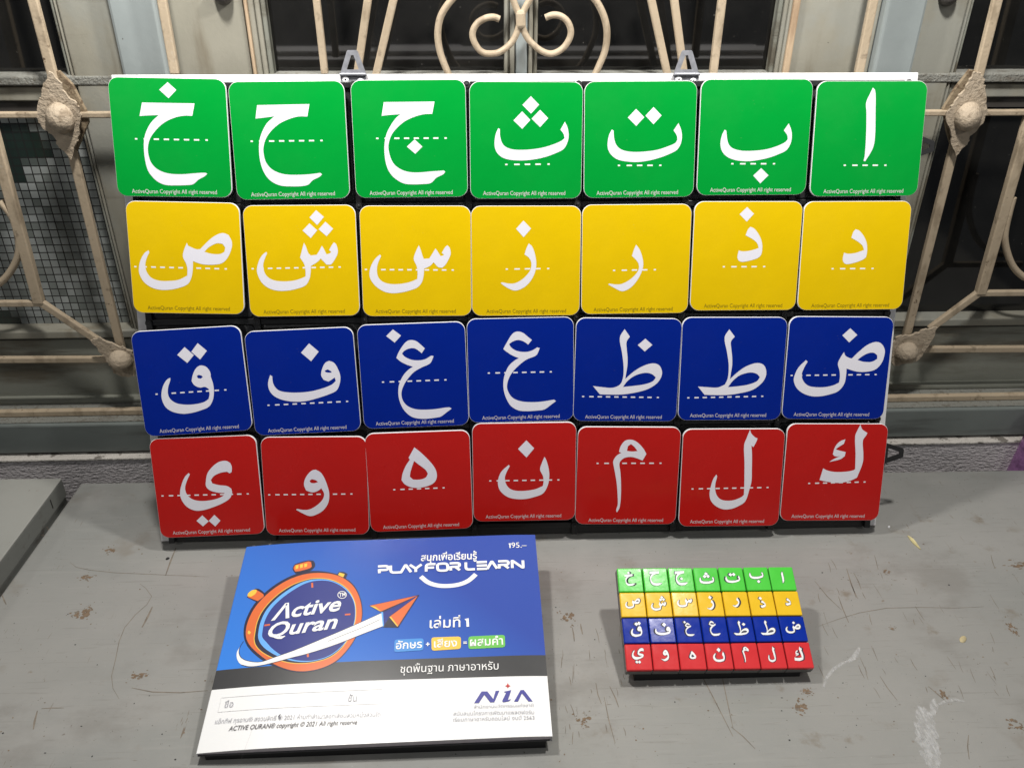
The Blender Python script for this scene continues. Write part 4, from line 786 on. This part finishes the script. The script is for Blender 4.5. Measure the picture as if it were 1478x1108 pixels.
cv.prism([(-hw, yl1, z0), (xm, ym1, z0), (hw, yr1, z0), (hw, yr2, z0), (xm, ym2, z0), (-hw, yl2, z0)], (0, 0, -z0), 1)
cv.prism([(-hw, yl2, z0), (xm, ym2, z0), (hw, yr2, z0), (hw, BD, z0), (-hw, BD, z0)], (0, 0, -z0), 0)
sp = .0006
cv.prism([(-hw - sp, 0, -.0065), (-hw - .00002, 0, -.0065), (-hw - .00002, 0, -.0006), (-hw - sp, 0, -.0010)], (0, yl1, 0), 2)
cv.prism([(-hw - sp, yl1, -.0065), (-hw - .00002, yl1, -.0065), (-hw - .00002, yl1, -.0006), (-hw - sp, yl1, -.0010)], (0, yl2 - yl1, 0), 1)
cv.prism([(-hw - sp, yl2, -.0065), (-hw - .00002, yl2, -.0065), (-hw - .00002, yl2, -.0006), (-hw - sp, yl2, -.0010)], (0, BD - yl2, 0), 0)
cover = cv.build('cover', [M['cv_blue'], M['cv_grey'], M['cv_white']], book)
MB().prism([(-hw, .0012, -.0060), (hw - .001, .0012, -.0060), (hw - .001, BD - .001, -.0060), (-hw, BD - .001, -.0060)], (0, 0, .0052)).build('page_block', M['pages'], book)
MB().prism([(-hw, 0, -.0066), (hw, 0, -.0066), (hw, BD, -.0066), (-hw, BD, -.0066)], (0, 0, .0005)).build('back_cover', M['cv_grey'], book)
wedge('book_stand', OM, BW, BD, .0045, .010, .0067, 'black sloping stand under the workbook', 'stand', .001)

PARTS = {}; cur_part = ['stopwatch_picture']; AM = ['ink_grey', 'ink_dark', 'ink', 'orange', 'ink_yellow', 'navy', 'ltblue', 'ink_white', 'ink_green', 'cell_blue', 'ink_red', 'logo_blue', 'ink_pale']
layer = [0]
def art(pts, mat, sm=True, f=None, holes=(), corner=42):
    layer[0] += 1; P2 = [f(*p) for p in pts] if f else pts
    me = fill2d([smooth(P2, 4, corner) if sm else P2] + [h for h in holes])
    PARTS.setdefault(cur_part[0], MB()).mesh(me, Matrix.Translation((0, 0, .00006 + layer[0]*.000008)), AM.index(mat))
def grow(pts, k):
    c = (sum(p[0] for p in pts)/len(pts), sum(p[1] for p in pts)/len(pts)); return [(c[0] + (p[0]-c[0])*k, c[1] + (p[1]-c[1])*k) for p in pts]
def stroke(pts, w, mat, f=ba, sm=True):
    P2 = [Vector(f(*p)) for p in pts]
    if sm: P2 = [Vector(p) for p in smooth([tuple(p) for p in P2], 5, 80, closed=False)]
    l, r = [], []
    for i, p in enumerate(P2):
        t_ = (P2[min(i+1, len(P2)-1)] - P2[max(i-1, 0)]).normalized(); n_ = Vector((-t_.y, t_.x)) * w/2
        l.append(tuple(p + n_)); r.append(tuple(p - n_))
    art(l + r[::-1], mat, sm=False)
# stopwatch
art([(778,320),(785,292),(800,278),(890,254),(930,256),(943,275),(942,300),(915,328),(880,338),(850,350),(800,350)], 'ink', f=ba)
art([(1105,360),(1118,340),(1150,338),(1184,355),(1166,392),(1140,384)], 'ink', f=ba)
art([(438,512),(450,478),(505,450),(530,455),(572,490),(575,512),(530,552),(505,548)], 'ink', f=ba)
outer = [(415,790),(428,690),(490,570),(600,462),(720,387),(830,345),(930,332),(1050,342),(1150,375),(1232,440),(1280,540),(1294,640),(1280,725),(1240,830),(1180,920),(1100,1000),(1000,1050),(880,1076),(780,1072),(680,1045),(580,1000),(500,940),(440,870)]
orng = [(431,790),(447,692),(507,580),(612,477),(727,404),(832,364),(930,348),(1050,352),(1148,383),(1226,446),(1273,540),(1288,640),(1276,722),(1236,826),(1176,915),(1097,993),(998,1043),(880,1068),(785,1064),(690,1036),(592,985),(515,925),(455,860)]
yel = [(495,790),(513,700),(558,610),(648,515),(758,440),(850,403),(930,385),(1040,390),(1130,423),(1197,480),(1238,560),(1247,640),(1237,720),(1192,830),(1122,920),(1040,975),(930,1006),(840,1014),(745,1006),(640,974),(557,930),(507,880),(491,832)]
art(outer, 'ink', f=ba); art(orng, 'orange', f=ba)
art(yel, 'ink_yellow', f=ba)
art(grow([ba(*p) for p in yel], .985), 'ink'); 
lb = [(523,790),(541,700),(590,605),(680,515),(780,448),(862,410),(940,394),(1040,398),(1126,430),(1193,487),(1232,560),(1241,640),(1231,720),(1186,830),(1114,914),(1030,968),(925,996),(840,1000),(755,987),(662,953),(587,907),(545,865),(526,825)]
art(lb, 'ltblue', f=ba)
dial = [(553,790),(572,695),(622,605),(705,525),(805,458),(872,424),(945,405),(1042,406),(1122,436),(1189,492),(1228,562),(1237,640),(1227,719),(1182,828),(1110,911),(1026,964),(923,991),(845,992),(768,979),(690,946),(626,897),(584,850),(557,818)]
art(dial, 'navy', f=ba)
art([(785,310),(795,288),(890,262),(914,266),(920,300),(905,312),(832,332),(798,336)], 'orange', f=ba)
for a in (800, 833, 864): art([(a, 290 - (a-800)*.16), (a+22, 286 - (a-800)*.16), (a+20, 312 - (a-800)*.2), (a, 318 - (a-800)*.2)], 'ink_yellow', False, ba)
art([(1112,362),(1124,344),(1162,356),(1150,380)], 'ink_yellow', False, ba)
art([(446,512),(508,460),(562,496),(564,514),(520,545)], 'orange', f=ba)
art([(442,505),(448,482),(478,462),(508,458),(514,470),(500,492),(470,510)], 'ink_yellow', f=ba)
art([(447,765),(456,760),(470,775),(458,790),(446,782)], 'ink_yellow', f=ba)
for a, b in (((922, 420), (924, 455)), ((1163, 654), (1203, 651)), ((570, 727), (612, 722)), ((890, 940), (892, 965))): stroke([a, b], .0016, 'orange', sm=False)
# swoosh and plane
cur_part[0] = 'paper_plane_picture'
off3 = 866.4
sw = [(1435,640),(1200,745),(1000,830),(800,912),(640,966),(540,996),(450,986),(400,961),(382,926),(386,886),(415,838),(380,890),(364,926),(370,976),(400,1011),(460,1026),(540,1021),(640,1001),(760,971),(900,936),(1100,871),(1300,792),(1441,738)]
art(grow([ba(*p) for p in sw], 1.0), 'ink_white', corner=60)
stroke([(1435,640),(1200,745),(1000,830),(800,912),(640,966),(540,996),(450,986),(400,961),(382,926),(386,886),(415,838)], .0005, 'ink')
stroke([(400,1013),(460,1028),(540,1023),(640,1003),(760,973),(900,938),(1100,873),(1300,794),(1441,740)], .0005, 'ink')
stroke([(1420,690),(1300,745),(1150,805),(1040,850)], .0004, 'ink')
art([(105,628),(385,508),(230,750),(120,748)], 'ink', False, bb)
art([(112,640),(372,516),(165,672),(125,735)], 'navy', False, bb); art([(104,634),(118,636),(124,738),(116,742)], 'ltblue', False, bb)
art([(14,588),(386,508),(104,636)], 'ink', False, bb); art([(20,589),(372,514),(104,630)], 'orange', False, bb); art([(20,589),(60,596),(104,630),(98,630)], 'ink_yellow', False, bb)
art([(386,508),(228,752),(156,672)], 'ink', False, bb); art([(372,518),(226,742),(164,672)], 'orange', False, bb); art([(164,672),(176,670),(228,736),(222,742)], 'ink_yellow', False, bb)
# smile, labels
cur_part[0] = 'smile_curve'
stroke([(395,375),(450,418),(520,440),(595,444),(680,432),(745,405),(800,358)], .0042, 'ink_white', bb)
def label(mat, tl_, tr_, br_, bl_):
    q = [Vector(bb(*p)) for p in (tl_, tr_, br_, bl_)]; pts = []
    for i in range(4):
        p, a, b = q[i], q[i-1], q[(i+1) % 4]; r = .0022
        pa, pb = p + (a-p).normalized()*r, p + (b-p).normalized()*r
        pts += [tuple(pa), tuple(pa*.25 + p*.5 + pb*.25), tuple(pb)]
    art(pts, mat, False)
cur_part[0] = 'word_labels'
label('cell_blue', (203,838), (417,828), (414,916), (199,930)); label('ink_yellow', (473,822), (690,815), (690,906), (475,920)); label('ink_green', (745,815), (1013,803), (1016,894), (745,908))
# printed form outlines and the emblem
cur_part[0] = 'name_field'
for a, b in (((250, 385), (225, 490)), ((225, 490), (1440, 440)), ((250, 385), (1440, 335))): stroke([a, b], .0004, 'ink_pale', b3, False)
stroke([(283, 345), (280, 445)], .0004, 'ink_pale', b4, False)
cur_part[0] = 'emblem'
art([(787,438),(842,352),(884,352),(928,408),(945,348),(972,347),(935,432),(905,432),(862,376),(822,437)], 'logo_blue', False, b4)
art([(1003,355),(1060,342),(1035,415),(1062,408),(1040,425),(1000,432),(993,422),(1022,362)], 'logo_blue', False, b4)
art([(1080,427),(1128,342),(1152,340),(1217,423),(1186,424),(1138,364),(1110,426)], 'logo_blue', False, b4)
art([(1034,290),(1041,305),(1055,312),(1041,318),(1035,330),(1028,318),(1015,312),(1028,305)], 'ink_red', False, b4)
cur_part[0] = 'fine_print'
art([(672,535),(685,520),(692,515),(685,535),(694,545),(690,555),(676,552)], 'ink', f=b3)

def write(body, p0, p1, ptop, mat, f, bold=.0, shear=0.0, cap=.69, space=1.0):
    """lettering whose baseline runs p0 -> p1 and whose capitals reach ptop above p0"""
    me = text_mesh(body, bold, shear, space)
    xs = [v.co.x for v in me.vertices]; x0, x1 = min(xs), max(xs)
    a, b, c = Vector(f(*p0)), Vector(f(*p1)), Vector(f(*ptop))
    d = (b - a); sx = d.length / (x1 - x0); d.normalize(); n_ = Vector((-d.y, d.x)); sy = (c - a).dot(n_) / cap
    Mx = Matrix(((d.x*sx, n_.x*sy, 0, a.x - d.x*sx*x0), (d.y*sx, n_.y*sy, 0, a.y - d.y*sx*x0), (0, 0, 1, .00066), (0, 0, 0, 1)))
    PARTS.setdefault(cur_part[0], MB()).mesh(me, Mx, AM.index(mat))
cur_part[0] = 'brand_lettering'
write('Λctive', (618, 694), (1138, 622), (606, 594), 'ink_white', ba, .022, .32)
write('Quran', (596, 822), (1112, 752), (586, 722), 'ink_white', ba, .022, .32)
write('TM', (1121, 525), (1168, 519), (1119, 499), 'ink_white', ba, .02)
cur_part[0] = 'title_lettering'
GLYPH = {'P': [[(0, 0), (0, .60)], [(-.12, 1), (.78, 1), (.97, .90), (1, .72), (.97, .55), (.78, .45), (0, .45)]], 'L': [[(.02, 1.05), (0, .30), (.07, .10), (.25, 0), (1.05, 0)]],
         'A': [[(0, -.04), (.47, .98), (.56, .98), (1.02, -.04)]], 'Y': [[(-.05, 1.03), (.50, .45), (1.08, 1.03)], [(.50, .45), (.48, -.05)]],
         'F': [[(0, -.05), (.04, .70), (.12, .90), (.30, 1), (1.1, 1)], [(.06, .50), (.92, .50)]], 'O': [[(.22, 0), (.80, 0), (.97, .14), (1, .35), (1, .68), (.95, .88), (.78, 1), (.22, 1), (.04, .88), (0, .68), (0, .32), (.05, .12), (.22, 0)]],
         'R': [[(0, -.05), (0, .60)], [(-.08, 1), (.80, 1), (.98, .90), (1, .74), (.97, .58), (.80, .48), (.12, .48)], [(.52, .46), (1.0, -.05)]], 'E': [[(0, 1), (1, 1)], [(0, .5), (1, .5)], [(0, 0), (1, 0)]], 'N': [[(0, -.05), (0, .98), (.08, .98), (.90, .02), (1, .02), (1, 1.05)]]}
def spell(letters, pa, pb, rise, w):
    pa, pb, rise = Vector(pa), Vector(pb), Vector(rise)
    for ch, a, b in letters:
        o_ = pa.lerp(pb, a); d_ = (pb - pa) * (b - a)
        for ln in GLYPH[ch]:
            P2 = [Vector(bb(*(o_ + d_*x + rise*y))) for x, y in ln]
            if len(ln) > 4 and ch != 'N': P2 = [Vector(p) for p in smooth([tuple(p) for p in P2], 4, 80, closed=False)]
            mb = PARTS.setdefault(cur_part[0], MB())
            for k_ in range(len(P2) - 1):
                t_ = (P2[k_+1] - P2[k_]).normalized(); n_ = Vector((-t_.y, t_.x)) * w/2; zc[0] += 4e-7
                mb.add([(*(P2[k_] - n_), zc[0]), (*(P2[k_+1] - n_), zc[0]), (*(P2[k_+1] + n_), zc[0]), (*(P2[k_] + n_), zc[0])], [(0, 1, 2, 3)], AM.index('ink_white'))
                if k_:
                    zc[0] += 4e-7; mb.add([(P2[k_].x + w/2*math.cos(a_*.5236), P2[k_].y + w/2*math.sin(a_*.5236), zc[0]) for a_ in range(12)], [tuple(range(12))], AM.index('ink_white'))
LW = 1075.0; zc = [.00066]
spell([(c, (x0 - 80)/LW, (x1 - 80)/LW) for c, x0, x1 in (('P', 92, 157), ('L', 176, 252), ('A', 250, 322), ('Y', 322, 398), ('F', 435, 500), ('O', 520, 594), ('R', 616, 682), ('L', 728, 790), ('E', 808, 884), ('A', 884, 954), ('R', 972, 1040), ('N', 1068, 1148))],
      (80, 352), (1155, 308), (-3, -50), .0025)
write('สนุกเพื่อเรียนรู้', (396, 262), (808, 247), (395, 222), 'ink_white', bb, .018, cap=.56)
cur_part[0] = 'price'
write('95.–', (1062, 164), (1173, 160), (1061, 126), 'ink_white', bb, .004)
stroke([(1041, 136), (1050, 129), (1051, 165)], .0011, 'ink_white', bb, False)
cur_part[0] = 'volume_number'
write('เล่มที่', (460, 755), (686, 746), (458, 698), 'ink_white', bb, .012, cap=.56)
stroke([(722, 694), (738, 684), (741, 744)], .0022, 'ink_white', bb, False)
cur_part[0] = 'word_labels'
write('อักษร', (212, 910), (405, 898), (212, 866), 'ink_white', bb, .014, cap=.56)
write('เสียง', (492, 897), (662, 889), (492, 853), 'ink_white', bb, .014, cap=.56)
write('ผสมคำ', (757, 887), (1000, 876), (757, 840), 'ink_white', bb, .014, cap=.56)
write('+', (432, 892), (460, 891), (432, 866), 'ink_white', bb, .03, cap=.5); write('=', (708, 880), (734, 879), (708, 858), 'ink_white', bb, .02, cap=.45)
cur_part[0] = 'band_lettering'
write('ชุดพื้นฐาน ภาษาอาหรับ', (245, 217), (967, 192), (244, 172), 'ink_white', b4, .0, cap=.56)
cur_part[0] = 'name_field'
write('ชื่อ', (272, 460), (338, 456), (276, 424), 'ink_grey', b3, cap=.56); write('ชั้น', (1185, 427), (1250, 424), (1186, 390), 'ink_grey', b3, cap=.56)
cur_part[0] = 'fine_print'
write('แอ็กทีฟ กุรอาน® สงวนสิทธิ์ © 2021 ห้ามทำสำเนาลอกเลียนส่วนหนึ่งส่วนใด', (203, 578), (1423, 536), (208, 552), 'ink_grey', b3, cap=.56)
write('ACTIVE QURAN® copyright © 2021 All right reserve', (190, 638), (1253, 594), (198, 604), 'ink_dark', b3, .006, .2)
cur_part[0] = 'emblem'
write('สำนักงานนวัตกรรมแห่งชาติ', (785, 478), (1225, 462), (786, 460), 'ink_grey', b4, cap=.56)
write('สนับสนุนโครงการพัฒนาแพลตฟอร์ม', (635, 530), (1228, 516), (635, 508), 'ink_grey', b4, cap=.56)
write('เรียนภาษาอาหรับออนไลน์ งบปี 2563', (633, 574), (1231, 556), (633, 552), 'ink_grey', b4, cap=.56)
circ = [(1143 + 34*math.cos(a*.2618), 511 + 28*math.sin(a*.2618)) for a in range(24)]
PARTS['brand_lettering'].mesh(fill2d([[ba(*p) for p in circ], [ba(1143 + (p[0]-1143)*.86, 511 + (p[1]-511)*.84) for p in circ]]), Matrix.Translation((0, 0, .00066)), AM.index('ink_white'))
for nm, mb in PARTS.items(): mb.build(nm, [M[k] for k in AM], book)
# the cover bows down towards the spine and a little at the fore edge
def bow(x):
    l = max(0.0, 1 - (x + hw) / .075); r = max(0.0, 1 - (hw - x) / .035)
    return .0016 - .0036 * l*l - .0012 * r*r
for ch in list(book.children):
    bm = bmesh.new(); bm.from_mesh(ch.data)
    for cut in [-hw + .004*k for k in range(1, 20)] + [hw - .004*k for k in range(1, 10)]:
        bmesh.ops.bisect_plane(bm, geom=bm.verts[:] + bm.edges[:] + bm.faces[:], plane_co=(cut, 0, 0), plane_no=(1, 0, 0), dist=1e-7)
    for v in bm.verts: v.co.z += bow(v.co.x) * min(1.0, max(0.0, (v.co.z + .0061) / .0054))
    bm.to_mesh(ch.data); bm.free()

# ------------------------------------------------------------------ small things
pr0, pr1 = wall_at(1470, 684, .135), wall_at(1498, 628, .135)
pts = [pr0.lerp(pr1, k/8) for k in range(-4, 13)]
roll = MB().tube([p for p in pts], .0128, 24).build('wrapped_roll', M['purple'])
tag(roll, 'shiny purple wrapped roll leaning in the gap behind the table', 'roll')
lf = MB(); a, b = ground_at(1310, 772, .0012), ground_at(1329, 792, .0012); d = (b - a); n_ = Vector((-d.y, d.x, 0)).normalized()
prof = [0, .0013, .0020, .0022, .0018, .0010, 0]; k = len(prof) - 1
up = [a + d*(i/k) + n_*prof[i] + Vector((0, 0, .0006*math.sin(i*1.1))) for i in range(k + 1)]; dn = [a + d*(i/k) - n_*prof[i]*.7 for i in range(k - 1, 0, -1)]
lf.prism(up + dn, (0, 0, -.0011))
tag(lf.build('wood_chip', pbr('pale_chip', (.55, .48, .25), .6, var=.2, vscale=200)), 'pale yellow sliver lying right of the board on the table', 'chip')
lf = MB(); a = ground_at(1390, 922, .0002)
lf.dome(a, .0032, .0012, (0, 0, 1), sx=1.5, sy=.8, n=12, k=4)
tag(lf.build('wood_chip', pbr('tan_chip', (.45, .38, .22), .7, var=.2, vscale=200)), 'small tan flake alone on the table right of the letter blocks', 'chip')
for px, lab, mt, r in (((242, 806), 'tiny black crumb on the table just left of the workbook', 'black', .0014), ((1283, 760), 'tiny white speck beside the lower right corner of the board', 'white', .0012)):
    a = ground_at(*px, .0001); o = MB().dome(a, r, r*1.1, (0, 0, 1), sx=1.4, n=8, k=4).build('crumb', M[mt]); tag(o, lab, 'crumb')
